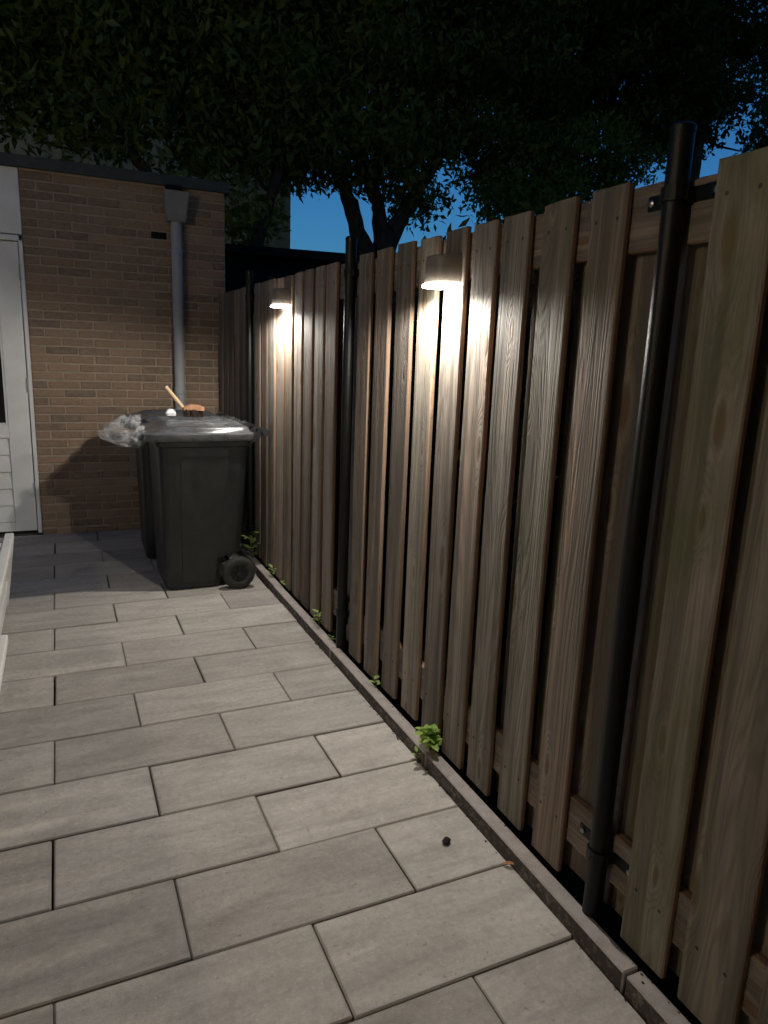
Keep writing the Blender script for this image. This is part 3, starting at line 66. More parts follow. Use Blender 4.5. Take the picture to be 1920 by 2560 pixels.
LIMB = {'lean': [(2.21, 7.3, 2.46), (2.29, 7.3, 2.77), (2.42, 7.3, 3.18), (2.58, 7.3, 3.79), (2.77, 7.3, 4.39), (2.81, 7.3, 4.96)], 'multia': [(3.87, 7.9, 2.66), (3.76, 7.9, 3.0), (3.64, 7.9, 3.32), (3.51, 7.9, 3.58), (3.26, 7.9, 3.92), (2.9, 7.9, 4.39)], 'multib': [(4.13, 8.0, 2.7), (4.13, 8.0, 3.05), (4.05, 8.0, 3.39), (3.89, 8.0, 3.76), (3.73, 8.0, 4.18), (3.65, 8.0, 4.91)], 'multic': [(4.21, 8.0, 2.82), (4.37, 8.0, 3.19), (4.66, 8.0, 3.66), (4.95, 8.0, 4.13), (5.26, 8.0, 4.81), (5.64, 8.0, 5.6)], 'slim': [(6.1, 8.4, 3.3), (5.97, 8.4, 3.73), (5.78, 8.4, 4.09), (5.52, 8.4, 4.42), (5.34, 8.4, 4.87), (5.16, 8.4, 5.48)], 'slimb': [(7.06, 8.4, 3.6), (7.08, 8.4, 4.06), (7.37, 8.4, 4.43), (7.77, 8.4, 5.14), (8.01, 8.4, 6.01)], 'left': [(1.14, 6.9, 2.96), (1.04, 6.9, 3.12), (0.89, 6.9, 3.32), (0.68, 6.9, 3.64), (0.5, 6.9, 4.04), (0.34, 6.9, 4.47)], 'right': [(9.07, 7.5, 4.28), (9.12, 7.5, 4.8), (9.15, 7.5, 5.44), (9.3, 7.5, 6.15), (9.4, 7.5, 7.07)]}

# ------------------------------------------------------------------ helpers
def tag(o, label=None, cat=None, group=None, kind=None):
    if label: o['label'] = label
    if cat: o['category'] = cat
    if group: o['group'] = group
    if kind: o['kind'] = kind
    return o

def empty(name, loc=(0, 0, 0)):
    o = bpy.data.objects.new(name, None)
    o.empty_display_size = 0.1
    o.location = loc
    COL.objects.link(o)
    return o

def put(name, me, parent=None, loc=(0, 0, 0), rot=(0, 0, 0)):
    """link a mesh; loc is in world space (parents are unrotated empties or meshes)"""
    o = bpy.data.objects.new(name, me)
    COL.objects.link(o)
    l = Vector(loc)
    p = parent
    if parent is not None:
        o.parent = parent
        while p is not None:
            l = l - p.location
            p = p.parent
    o.location = l
    o.rotation_euler = rot
    return o

class MB:
    def __init__(self):
        self.v = []; self.f = []
    def add(self, vs, fs):
        n = len(self.v)
        self.v += [tuple(v) for v in vs]
        self.f += [tuple(i + n for i in f) for f in fs]
        return self
    def box(self, a, b, ch=0.0):
        x0, y0, z0 = a; x1, y1, z1 = b
        if ch <= 0:
            vs = [(x, y, z) for z in (z0, z1) for y in (y0, y1) for x in (x0, x1)]
            fs = [(0, 2, 3, 1), (4, 5, 7, 6), (0, 1, 5, 4), (2, 6, 7, 3), (0, 4, 6, 2), (1, 3, 7, 5)]
            return self.add(vs, fs)
        # fully chamfered box: 24 vertices
        vs = []; idx = {}
        for sx in (0, 1):
            for sy in (0, 1):
                for sz in (0, 1):
                    X = (x0, x1)[sx]; Y = (y0, y1)[sy]; Z = (z0, z1)[sz]
                    dx = ch if sx == 0 else -ch; dy = ch if sy == 0 else -ch; dz = ch if sz == 0 else -ch
                    idx[sx, sy, sz, 0] = len(vs); vs.append((X, Y + dy, Z + dz))
                    idx[sx, sy, sz, 1] = len(vs); vs.append((X + dx, Y, Z + dz))
                    idx[sx, sy, sz, 2] = len(vs); vs.append((X + dx, Y + dy, Z))
        fs = []
        for s in (0, 1):
            fs.append([idx[s, a_, b_, 0] for a_, b_ in ((0, 0), (1, 0), (1, 1), (0, 1))][::1 if s else -1])
            fs.append([idx[a_, s, b_, 1] for a_, b_ in ((0, 0), (1, 0), (1, 1), (0, 1))][::-1 if s else 1])
            fs.append([idx[a_, b_, s, 2] for a_, b_ in ((0, 0), (1, 0), (1, 1), (0, 1))][::1 if s else -1])
        for p in (0, 1):
            for q in (0, 1):
                fs.append([idx[p, q, 0, 0], idx[p, q, 1, 0], idx[p, q, 1, 1], idx[p, q, 0, 1]])
                fs.append([idx[p, 0, q, 0], idx[p, 1, q, 0], idx[p, 1, q, 2], idx[p, 0, q, 2]])
                fs.append([idx[0, p, q, 1], idx[1, p, q, 1], idx[1, p, q, 2], idx[0, p, q, 2]])
        for k in [(a_, b_, c_) for a_ in (0, 1) for b_ in (0, 1) for c_ in (0, 1)]:
            fs.append([idx[k + (0,)], idx[k + (1,)], idx[k + (2,)]])
        return self.add(vs, fs)
    def loft(self, rings, cap0=True, cap1=True):
        n = len(rings[0]); vs = [p for r in rings for p in r]; fs = []
        for k in range(len(rings) - 1):
            for i in range(n):
                j = (i + 1) % n
                fs.append((k * n + i, k * n + j, (k + 1) * n + j, (k + 1) * n + i))
        if cap0: fs.append(tuple(range(n - 1, -1, -1)))
        if cap1: fs.append(tuple(range((len(rings) - 1) * n, len(rings) * n)))
        return self.add(vs, fs)
    def tube(self, pts, rad, n=8, cap=True):
        pts = [Vector(p) for p in pts]
        if not hasattr(rad, '__len__'): rad = [rad] * len(pts)
        rings = []; ref = None
        for i, p in enumerate(pts):
            d = (pts[min(i + 1, len(pts) - 1)] - pts[max(i - 1, 0)]).normalized()
            if ref is None:
                ref = Vector((1, 0, 0)) if abs(d.x) < .8 else Vector((0, 1, 0))
            u = (ref - d * ref.dot(d)).normalized(); w = d.cross(u); ref = u
            rings.append([p + (u * math.cos(2 * math.pi * k / n) + w * math.sin(2 * math.pi * k / n)) * rad[i] for k in range(n)])
        return self.loft(rings, cap, cap)
    def mesh(self, name, mat, smooth=None):
        me = bpy.data.meshes.new(name)
        me.from_pydata(self.v, [], self.f)
        me.validate(); me.update()
        import bmesh
        bm = bmesh.new(); bm.from_mesh(me)
        bmesh.ops.recalc_face_normals(bm, faces=bm.faces)
        bm.to_mesh(me); bm.free()
        if mat: me.materials.append(mat)
        if smooth is not None:
            me.polygons.foreach_set('use_smooth', [True] * len(me.polygons))
            if smooth < 180:
                me.set_sharp_from_angle(angle=R(smooth))
        return me

# ------------------------------------------------------------------ materials
class NT:
    def __init__(self, name):
        self.m = bpy.data.materials.new(name); self.m.use_nodes = True
        self.t = self.m.node_tree; self.t.nodes.clear()
        self.out = self.n('ShaderNodeOutputMaterial')
    def n(self, ty, **kw):
        nd = self.t.nodes.new(ty)
        for k, v in kw.items():
            if k.startswith('_'):
                nd.inputs[k[1:].replace('_', ' ')].default_value = v
            else: setattr(nd, k, v)
        return nd
    def l(self, a, b): self.t.links.new(a, b)
    def val(self, x, sock):
        if isinstance(x, (int, float)): sock.default_value = x
        elif isinstance(x, tuple): sock.default_value = x if len(x) == len(sock.default_value) else x + (1,)
        else: self.l(x, sock)
    def math(self, op, a, b=0.0, c=None, clamp=False):
        nd = self.n('ShaderNodeMath', operation=op, use_clamp=clamp)
        self.val(a, nd.inputs[0]); self.val(b, nd.inputs[1])
        if c is not None: self.val(c, nd.inputs[2])
        return nd.outputs[0]
    def mix(self, fac, a, b, mode='MIX'):
        nd = self.n('ShaderNodeMix', data_type='RGBA', blend_type=mode)
        self.val(fac, nd.inputs[0]); self.val(a, nd.inputs[6]); self.val(b, nd.inputs[7])
        return nd.outputs[2]
    def ramp(self, x, a, b):
        nd = self.n('ShaderNodeMapRange', clamp=True)
        self.val(x, nd.inputs[0]); nd.inputs[1].default_value = a; nd.inputs[2].default_value = b
        return nd.outputs[0]
    def noise(self, vec, scale=5, detail=4, rough=.55, dist=0.0):
        nd = self.n('ShaderNodeTexNoise'); self.l(vec, nd.inputs['Vector'])
        nd.inputs['Scale'].default_value = scale; nd.inputs['Detail'].default_value = detail
        nd.inputs['Roughness'].default_value = rough; nd.inputs['Distortion'].default_value = dist
        return nd.outputs[0]
    def vmul(self, vec, s):
        nd = self.n('ShaderNodeVectorMath', operation='MULTIPLY'); self.l(vec, nd.inputs[0]); nd.inputs[1].default_value = s
        return nd.outputs[0]
    def vadd(self, a, b):
        nd = self.n('ShaderNodeVectorMath', operation='ADD'); self.l(a, nd.inputs[0]); self.l(b, nd.inputs[1])
        return nd.outputs[0]
    def coords(self, rand=True):
        tc = self.n('ShaderNodeTexCoord').outputs['Object']
        self.oi = self.n('ShaderNodeObjectInfo')
        if not rand: return tc
        cx = self.n('ShaderNodeCombineXYZ')
        self.l(self.math('MULTIPLY', self.oi.outputs['Random'], 37.0), cx.inputs[0])
        self.l(self.math('MULTIPLY', self.oi.outputs['Random'], 91.0), cx.inputs[1])
        self.l(self.math('MULTIPLY', self.oi.outputs['Random'], 53.0), cx.inputs[2])
        self.raw = tc
        return self.vadd(tc, cx.outputs[0])
    def bump(self, h, strength=.3, dist=.01):
        nd = self.n('ShaderNodeBump'); nd.inputs['Strength'].default_value = strength
        nd.inputs['Distance'].default_value = dist; self.l(h, nd.inputs['Height'])
        return nd.outputs[0]
    def bsdf(self, color, rough=.8, normal=None, spec=.3, metal=0.0):
        p = self.n('ShaderNodeBsdfPrincipled')
        self.val(color, p.inputs['Base Color']); self.val(rough, p.inputs['Roughness'])
        self.val(metal, p.inputs['Metallic'])
        p.inputs['Specular IOR Level'].default_value = spec
        if normal is not None: self.l(normal, p.inputs['Normal'])
        self.l(p.outputs[0], self.out.inputs[0])
        self.p = p
        return self.m

def m_plain(name, col, rough=.6, spec=.4, var=.15, scale=12, bump=.1, metal=0.0):
    t = NT(name); v = t.coords()
    n = t.noise(v, scale, 5)
    c = t.mix(t.ramp(n, .3, .7), tuple(x * (1 - var) for x in col), tuple(min(1, x * (1 + var)) for x in col))
    return t.bsdf(c, t.math('ADD', t.math('MULTIPLY', n, .2), rough - .1), t.bump(t.noise(v, scale * 8, 3), bump, .003), spec, metal)

def m_paver():
    t = NT('paver_concrete'); v = t.coords()
    # washed concrete: cloudy bands along the slab, stains, fine sand grain, grimy arrises
    big = t.noise(t.vmul(v, (1.6, 5.5, 1)), 1.7, 5, .65, .5)
    band = t.noise(t.vmul(v, (2.6, 20, 1)), 1.0, 6, .65, .5)
    blot = t.noise(v, 9, 6, .7, .3)
    mid = t.noise(v, 55, 5, .75)
    grain = t.noise(v, 420, 2, .6)
    base = t.mix(t.ramp(big, .34, .66), (.335, .308, .272), (.465, .430, .384))
    base = t.mix(t.math('MULTIPLY', t.ramp(band, .50, .74), .46), base, (.215, .200, .180))
    base = t.mix(t.math('MULTIPLY', t.ramp(blot, .52, .75), .45), base, (.235, .210, .175))
    base = t.mix(t.math('MULTIPLY', t.ramp(mid, .45, .80), .45), base, (.195, .175, .150))
    base = t.mix(t.math('MULTIPLY', t.ramp(mid, .45, .22), .35), base, (.60, .555, .49))
    base = t.mix(t.math('MULTIPLY', t.ramp(grain, .5, .8), .4), base, (.20, .18, .155))
    base = t.mix(t.math('MULTIPLY', t.ramp(t.noise(v, 150, 1, .4), .71, .77), .3), base, (.75, .70, .62))
    base = t.mix(t.math('MULTIPLY', t.ramp(t.noise(v, 70, 1, .4), .72, .78), .4), base, (.13, .11, .09))
    gen = t.n('ShaderNodeTexCoord').outputs['Generated']
    sp = t.n('ShaderNodeSeparateXYZ'); t.l(gen, sp.inputs[0])
    ex = t.math('MULTIPLY', t.math('SUBTRACT', .5, t.math('ABSOLUTE', t.math('SUBTRACT', sp.outputs[0], .5))), .6)
    ey = t.math('MULTIPLY', t.math('SUBTRACT', .5, t.math('ABSOLUTE', t.math('SUBTRACT', sp.outputs[1], .5))), .285)
    ed = t.math('ADD', t.math('MINIMUM', ex, ey), t.math('MULTIPLY', t.math('SUBTRACT', mid, .5), .018))
    base = t.mix(t.math('MULTIPLY', t.math('SUBTRACT', 1.0, t.ramp(ed, .000, .009)), .4), base, (.15, .132, .108))
    br = t.n('ShaderNodeHueSaturation'); br.inputs['Saturation'].default_value = 1.0
    t.l(base, br.inputs['Color'])
    t.l(t.math('ADD', t.math('MULTIPLY', t.oi.outputs['Random'], .30), .88), br.inputs['Value'])
    h = t.math('ADD', t.math('MULTIPLY', grain, .6), t.math('MULTIPLY', mid, .8))
    return t.bsdf(br.outputs[0], .82, t.bump(h, .5, .004), .25)

def m_wood():
    t = NT('weathered_pine'); v = t.coords(); raw = t.raw
    sep = t.n('ShaderNodeSeparateColor'); t.l(t.oi.outputs['Color'], sep.inputs[0])
    algae = sep.outputs[0]; grey = sep.outputs[1]
    # knots: stretched cells
    vk = t.n('ShaderNodeTexVoronoi', voronoi_dimensions='2D'); vk.inputs['Scale'].default_value = 1.0
    vk.inputs['Randomness'].default_value = 1.0
    kv = t.vmul(v, (.3, 8.5, 2.3))
    ks = t.n('ShaderNodeSeparateXYZ'); t.l(kv, ks.inputs[0])
    kc = t.n('ShaderNodeCombineXYZ'); t.l(ks.outputs[1], kc.inputs[0]); t.l(ks.outputs[2], kc.inputs[1])
    t.l(kc.outputs[0], vk.inputs['Vector'])
    kcol = t.n('ShaderNodeSeparateColor'); t.l(vk.outputs['Color'], kcol.inputs[0])
    # only some cells carry a knot, and their size varies
    kd = t.math('ADD', t.math('MULTIPLY', vk.outputs['Distance'], t.math('ADD', .65, kcol.outputs[1])), t.math('MULTIPLY', t.ramp(kcol.outputs[0], .62, .68), .6))
    kd = t.math('ADD', kd, t.math('MULTIPLY', t.math('SUBTRACT', t.noise(v, 60, 3), .5), .03))
    # cathedral rings: contour lines of a stretched field that bends round the knots
    field = t.noise(t.vmul(v, (9, 9, .55)), 1.0, 2, .45, .2)
    knot_push = t.math('MULTIPLY', t.math('SUBTRACT', 1.0, t.ramp(kd, 0.0, .34)), .22)
    f2 = t.math('ADD', field, knot_push)
    ring = t.math('SINE', t.math('MULTIPLY', f2, 150.0))
    ring = t.ramp(ring, -.2, 1.0)
    streak = t.noise(t.vmul(v, (85, 85, 1.2)), 1.0, 5, .65)
    fine = t.noise(t.vmul(v, (320, 320, 5)), 1.0, 3, .6)
    cloud = t.noise(t.vmul(v, (7, 7, 1.1)), 1.0, 4, .6, .5)
    warm = (0.315, 0.215, 0.152); cool = (0.266, 0.225, 0.188)
    base = t.mix(t.ramp(cloud, .35, .65), warm, cool)
    base = t.mix(t.math('MULTIPLY', grey, .85), base, (0.280, 0.258, 0.225))
    base = t.mix(t.math('MULTIPLY', ring, .46), base, (0.138, 0.096, 0.071))
    base = t.mix(t.math('MULTIPLY', t.ramp(streak, .5, .75), .55), base, (0.111, 0.089, 0.074))
    base = t.mix(t.math('MULTIPLY', t.ramp(streak, .45, .25), .30), base, (0.472, 0.409, 0.338))
    base = t.mix(t.math('MULTIPLY', t.ramp(fine, .55, .8), .4), base, (0.118, 0.095, 0.079))
    # sapwood / heartwood bands running the length of the board
    sb = t.noise(t.vmul(v, (26, 26, .28)), 1.0, 3, .55, .15)
    base = t.mix(t.math('MULTIPLY', t.ramp(sb, .50, .60), .62), base, (.098, .084, .070))
    base = t.mix(t.math('MULTIPLY', t.ramp(sb, .44, .34), .35), base, (.330, .285, .235))
    # dark rain stains
    st = t.noise(t.vmul(v, (11, 11, .8)), 1.0, 3, .6, .3)
    base = t.mix(t.math('MULTIPLY', t.ramp(st, .48, .64), .78), base, (0.097, 0.089, 0.079))
    # knots themselves
    halo = t.math('SUBTRACT', 1.0, t.ramp(kd, .13, .22))
    base = t.mix(t.math('MULTIPLY', halo, .35), base, (.36, .31, .25))
    kcore = t.math('SUBTRACT', 1.0, t.ramp(kd, .030, .075))
    krim = t.math('SUBTRACT', 1.0, t.ramp(kd, .070, .13))
    base = t.mix(t.math('MULTIPLY', krim, .75), base, (0.111, 0.071, 0.051))
    base = t.mix(t.math('MULTIPLY', kcore, .8), base, (.190, .108, .056))
    # green algae film
    al = t.noise(t.vmul(v, (10, 10, 2.0)), 1.0, 5, .65, .6)
    base = t.mix(t.math('MULTIPLY', t.math('MULTIPLY', t.ramp(al, .36, .60), algae), .85), base, (0.095, 0.111, 0.046))
    # sawn edges keep the fresh orange timber
    tc = t.n('ShaderNodeTexCoord')
    sn = t.n('ShaderNodeSeparateXYZ'); t.l(tc.outputs['Normal'], sn.inputs[0])
    side = t.ramp(t.math('ABSOLUTE', sn.outputs[1]), .55, .8)
    edge = t.mix(t.ramp(streak, .4, .7), (.290, .180, .108), (.150, .092, .058))
    base = t.mix(t.math('MULTIPLY', side, .85), base, edge)
    # screw heads with a rust run below, on the two rails
    sx = t.n('ShaderNodeSeparateXYZ'); t.l(raw, sx.inputs[0])
    dy = t.math('SUBTRACT', t.math('ABSOLUTE', sx.outputs[1]), .036)
    for zc in (.155, 1.690):
        dz = t.math('SUBTRACT', sx.outputs[2], zc)
        d2 = t.math('ADD', t.math('MULTIPLY', dy, dy), t.math('MULTIPLY', dz, dz))
        base = t.mix(t.math('MULTIPLY', t.math('SUBTRACT', 1.0, t.ramp(d2, .000012, .000030)), .9), base, (0.030, 0.024, 0.021))
    h = t.math('ADD', t.math('MULTIPLY', ring, -.35), t.math('ADD', t.math('MULTIPLY', streak, -.9), t.math('MULTIPLY', fine, -.5)))
    h = t.math('ADD', h, t.math('MULTIPLY', kcore, .5))
    hs = t.n('ShaderNodeHueSaturation'); t.l(base, hs.inputs['Color'])
    t.l(t.math('ADD', t.math('MULTIPLY', sep.outputs[2], .75), .60), hs.inputs['Value'])
    return t.bsdf(hs.outputs[0], .78, t.bump(h, .55, .004), .28)

def m_brick():
    t = NT('tan_brick'); v = t.coords()
    n = t.noise(v, 30, 5, .65); g = t.noise(v, 220, 3, .6)
    rr = t.oi.outputs['Random']
    a = t.mix(rr, (.245, .172, .120), (.335, .235, .158))
    a = t.mix(t.math('MULTIPLY', t.ramp(t.math('FRACT', t.math('MULTIPLY', rr, 7.3)), .5, .95), .8), a, (.165, .128, .100))
    a = t.mix(t.math('MULTIPLY', t.ramp(n, .4, .7), .45), a, (.40, .295, .195))
    a = t.mix(t.math('MULTIPLY', t.ramp(g, .5, .75), .45), a, (.12, .09, .065))
    return t.bsdf(a, .88, t.bump(t.math('ADD', n, g), .6, .005), .2)

def m_mortar():
    t = NT('sand_mortar'); v = t.coords(False)
    n = t.noise(v, 9, 4); g = t.noise(v, 300, 3)
    a = t.mix(t.ramp(n, .3, .7), (.34, .272, .205), (.45, .37, .285))
    a = t.mix(t.math('MULTIPLY', t.ramp(g, .5, .8), .4), a, (.25, .195, .14))
    return t.bsdf(a, .92, t.bump(g, .5, .004), .15)

def m_leaf(name, c1, c2):
    t = NT(name); tc = t.n('ShaderNodeTexCoord').outputs['Object']
    n = t.noise(tc, 1.3, 3); n2 = t.noise(tc, 16, 2)
    f = t.math('ADD', t.math('MULTIPLY', n, .6), t.math('MULTIPLY', n2, .5))
    c = t.mix(t.ramp(f, .4, .7), c1, c2)
    m = t.bsdf(c, .5, None, .35)
    tr = t.n('ShaderNodeBsdfTranslucent'); t.l(c, tr.inputs[0])
    mx = t.n('ShaderNodeMixShader'); mx.inputs[0].default_value = .5
    t.l(t.p.outputs[0], mx.inputs[1]); t.l(tr.outputs[0], mx.inputs[2]); t.l(mx.outputs[0], t.out.inputs[0])
    return m

def m_bark():
    t = NT('dark_bark'); tc = t.n('ShaderNodeTexCoord').outputs['Object']
    n = t.noise(t.vmul(tc, (14, 14, 3)), 1.5, 6, .7)
    c = t.mix(t.ramp(n, .35, .7), (.028, .022, .017), (.085, .068, .052))
    return t.bsdf(c, .9, t.bump(n, .9, .02), .2)

def m_bag(lo=.08, hi=.34, name='clear_film'):
    t = NT(name); tc = t.n('ShaderNodeTexCoord').outputs['Object']
    p = t.n('ShaderNodeBsdfPrincipled'); p.inputs['Base Color'].default_value = (.72, .74, .76, 1)
    p.inputs['Roughness'].default_value = .22; p.inputs['Specular IOR Level'].default_value = .6
    t.l(t.bump(t.noise(tc, 40, 4, .6, 1.0), .6, .01), p.inputs['Normal'])
    tr = t.n('ShaderNodeBsdfTransparent')
    mx = t.n('ShaderNodeMixShader')
    t.l(t.math('ADD', lo, t.math('MULTIPLY', t.ramp(t.noise(tc, 22, 3), .45, .75), hi)), mx.inputs[0])
    t.l(tr.outputs[0], mx.inputs[1]); t.l(p.outputs[0], mx.inputs[2]); t.l(mx.outputs[0], t.out.inputs[0])
    return t.m

def m_emit(name, col, strength, transp=0.0):
    t = NT(name)
    e = t.n('ShaderNodeEmission'); e.inputs[0].default_value = col + (1,); e.inputs[1].default_value = strength
    if transp <= 0:
        t.l(e.outputs[0], t.out.inputs[0]); return t.m
    g = t.n('ShaderNodeBsdfGlossy'); g.inputs['Roughness'].default_value = .1; g.inputs[0].default_value = (.6, .6, .6, 1)
    ad = t.n('ShaderNodeAddShader'); t.l(e.outputs[0], ad.inputs[0]); t.l(g.outputs[0], ad.inputs[1])
    tr = t.n('ShaderNodeBsdfTransparent')
    mx = t.n('ShaderNodeMixShader'); mx.inputs[0].default_value = transp
    t.l(ad.outputs[0], mx.inputs[1]); t.l(tr.outputs[0], mx.inputs[2]); t.l(mx.outputs[0], t.out.inputs[0])
    return t.m

def m_bin():
    t = NT('bin_plastic'); v = t.coords()
    n = t.noise(t.vmul(v, (6, 6, 3)), 2, 5, .65); s = t.noise(t.vmul(v, (4, 40, 40)), 3, 4, .7)
    c = t.mix(t.ramp(n, .35, .7), (0.010, 0.011, 0.011), (0.020, 0.020, 0.019))
    c = t.mix(t.math('MULTIPLY', t.ramp(s, .55, .8), .35), c, (0.045, 0.043, 0.040))
    return t.bsdf(c, t.math('ADD', t.math('MULTIPLY', n, .25), .27), t.bump(t.noise(v, 380, 2), .18, .002), .5)

def m_kerb():
    t = NT('kerb_concrete'); v = t.coords()
    n = t.noise(v, 20, 5, .6); g_ = t.noise(v, 260, 3, .6)
    c = t.mix(t.ramp(n, .3, .7), (.265, .235, .21), (.375, .335, .31))
    c = t.mix(t.math('MULTIPLY', t.ramp(g_, .5, .8), .35), c, (.15, .13, .11))
    # shade painted over the upright faces, mixed with mossy soil, ragged by noise
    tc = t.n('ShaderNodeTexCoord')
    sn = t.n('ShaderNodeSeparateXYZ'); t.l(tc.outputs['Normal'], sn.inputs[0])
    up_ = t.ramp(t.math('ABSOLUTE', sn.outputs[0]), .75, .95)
    moss_shade = t.ramp(t.noise(v, 45, 6, .75), .26, .50)
    c = t.mix(t.math('MULTIPLY', t.math('MULTIPLY', up_, moss_shade), .88), c, (.045, .040, .033))
    return t.bsdf(c, .9, t.bump(t.math('ADD', n, g_), .45, .004), .2)

def m_lid():
    t = NT('bin_lid_plastic'); v = t.coords()
    s = t.noise(t.vmul(v, (3, 60, 20)), 2, 5, .7); n = t.noise(v, 14, 5, .7)
    c = t.mix(t.ramp(n, .35, .7), (.045, .046, .048), (.095, .096, .098))
    c = t.mix(t.math('MULTIPLY', t.ramp(s, .52, .75), .5), c, (.20, .20, .20))
    return t.bsdf(c, t.math('ADD', t.math('MULTIPLY', s, .4), .08), t.bump(t.math('ADD', s, n), .25, .003), .55)

PAVER = m_paver(); WOOD = m_wood(); BRICK = m_brick(); MORTAR = m_mortar(); BARK = m_bark()
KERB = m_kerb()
SAND = m_plain('joint_sand', (0.055, 0.047, 0.040), .95, .1, .4, 60, .8)
SOIL = m_plain('dark_soil', (0.035, 0.028, 0.020), .95, .1, .4, 9, .8)
STEEL = m_plain('black_powder_coat', (.0035, .0042, .0038), .34, .28, .2, 90, .25)
BOLT = m_plain('zinc_bolt', (0.420, 0.420, 0.420), .35, .5, .1, 30, .1, 1.0)
WHITE = m_plain('white_paint', (.78, .78, .74), .45, .4, .07, 7, .08)
WHITE2 = m_plain('white_garden_paint', (.72, .71, .66), .5, .4, .05, 9, .1)
GLASS = m_plain('dark_glass', (0.008, 0.008, 0.010), .12, .5, .1, 5, .0)
GREY = m_plain('grey_plastic', (0.360, 0.365, 0.370), .55, .4, .08, 14, .1)
GREYD = m_plain('grey_hopper_plastic', (0.240, 0.235, 0.225), .6, .35, .1, 10, .15)
FELT = m_plain('roof_trim', (0.050, 0.060, 0.058), .7, .3, .25, 14, .4)
GRAVEL = m_plain('roof_gravel', (0.090, 0.085, 0.075), .95, .1, .4, 45, .9)
VENT = m_plain('vent_shadow_black', (0.007, 0.007, 0.007), .8, .2, .1, 5, .0)
BRONZE = m_plain('lamp_plastic', (.20, .175, .145), .5, .4, .1, 25, .12)
LENS = m_emit('lamp_lens', (1.0, .95, .86), 40.0, .55)
CHIP = m_emit('led_chip', (1.0, .96, .90), 60.0)
BIN = m_bin(); LID = m_lid()
TYRE = m_plain('tyre_rubber', (0.028, 0.027, 0.025), .7, .3, .25, 40, .3)
HUB = m_plain('wheel_hub', (0.013, 0.013, 0.013), .5, .4, .2, 30, .2)
PINE = m_plain('handle_pine', (.52, .37, .22), .6, .3, .15, 30, .1)
BRUSHW = m_plain('brush_block', (0.420, 0.220, 0.120), .65, .3, .2, 30, .2)
BRIST = m_plain('bristle', (0.050, 0.035, 0.025), .9, .2, .4, 60, .5)
PAPER = m_plain('white_paper', (.75, .76, .76), .7, .2, .05, 20, .1)
BAG = m_bag(); FILM = m_bag(.025, .13, 'thin_clear_film')
HERB = m_leaf('weed_leaf', (.26, .42, .08), (.50, .62, .20))
STEM = m_plain('weed_stem', (0.140, 0.130, 0.050), .7, .2, .3, 30, .2)
LEAF = m_leaf('tree_leaf', (.11, .15, .022), (.26, .28, .055))
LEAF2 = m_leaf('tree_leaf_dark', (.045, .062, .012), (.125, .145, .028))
DARKW = m_plain('shed_dark_board', (0.012, 0.012, 0.012), .8, .2, .3, 12, .4)
HOUSE = m_plain('far_brick', (.52, .36, .18), .9, .15, .2, 3, .4)
PEB = m_plain('pebble', (0.010, 0.008, 0.008), .8, .3, .3, 60, .5)
DRYLEAF = m_plain('dry_leaf', (.40, .20, .10), .8, .2, .2, 60, .3)

# ------------------------------------------------------------------ the setting: ground, paving, kerb
g = put('ground', MB().add([(-300, -300, -.12), (300, -300, -.12), (300, 300, -.12), (-300, 300, -.12)], [(0, 1, 2, 3)]).mesh('ground', SOIL))
tag(g, 'dark bare soil ground around and beyond the paved yard', 'ground', kind='structure')

PW, PD = .60, .28936
bed = put('patio', MB().box((-2.45, -1.5, -.09), (1.1985, 4.655, -.052)).mesh('patio', SAND))
tag(bed, 'paved yard of large grey concrete slabs in running bond', 'patio', kind='structure')
slabs = [MB().box((-a, -.1430 + e, -.05), (a, .1424, 0), .004).mesh('paver', PAVER) for a, e in ((.2987, .0), (.2985, .0008), (.2955, .0006), (.2986, .0022), (.2988, .0004))]; slab_full = None
slab_half = MB().box((-.1475, -.1420, -.05), (.1475, .1424, 0), .0035).mesh('paver_half', PAVER)
for row in range(-3, 17):
    y0 = (row - 1) * PD; yc = y0 + PD / 2
    odd = row % 2 != 0
    xs = [(-.6 * k + .9, slab_full) for k in range(0, 6)] if odd else [(1.05, slab_half)] + [(-.6 * k + .6, slab_full) for k in range(0, 5)]
    for x, me in xs:
        yy = yc - .0065 * x
        if yy + .143 > 4.655: continue
        if me is None: me = random.choice(slabs)
        put('paver', me, bed, (x + random.uniform(-.0018, .0018), yy + random.uniform(-.0014, .0014), random.uniform(-.0022, .0018)),
            (R(random.uniform(-.25, .25)), R(random.uniform(-.15, .15)), R(random.uniform(-.22, .22))))
# cut slabs along the wall
for x in (.9, .3, -.3, -.9, -1.5):
    pass

kerb = put('kerb', MB().box((1.204, -2.2, -.115), (1.242, 4.6, -.06)).mesh('kerb', SAND))
tag(kerb, 'low concrete edging between the paving and the fence', 'kerb', kind='structure')
for i in range(7):
    y0 = -2.145 + .985 * i
    y1 = min(y0 + .978, 4.655)
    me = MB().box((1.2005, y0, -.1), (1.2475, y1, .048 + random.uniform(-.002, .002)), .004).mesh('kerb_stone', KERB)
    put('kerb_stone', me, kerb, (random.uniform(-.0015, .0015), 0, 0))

bw = put('sky_block_wall', MB().box((-2.55, -2.9, -.1), (5.5, -2.6, 7.2)).box((-2.9, -2.9, -.1), (-2.6, 1.2, 6.4)).mesh('sky_block_wall', MORTAR))  # out-of-view walls, added to keep blue sky fill off the yard
tag(bw, 'unseen wall added around the yard to block sky light', 'wall', kind='structure')

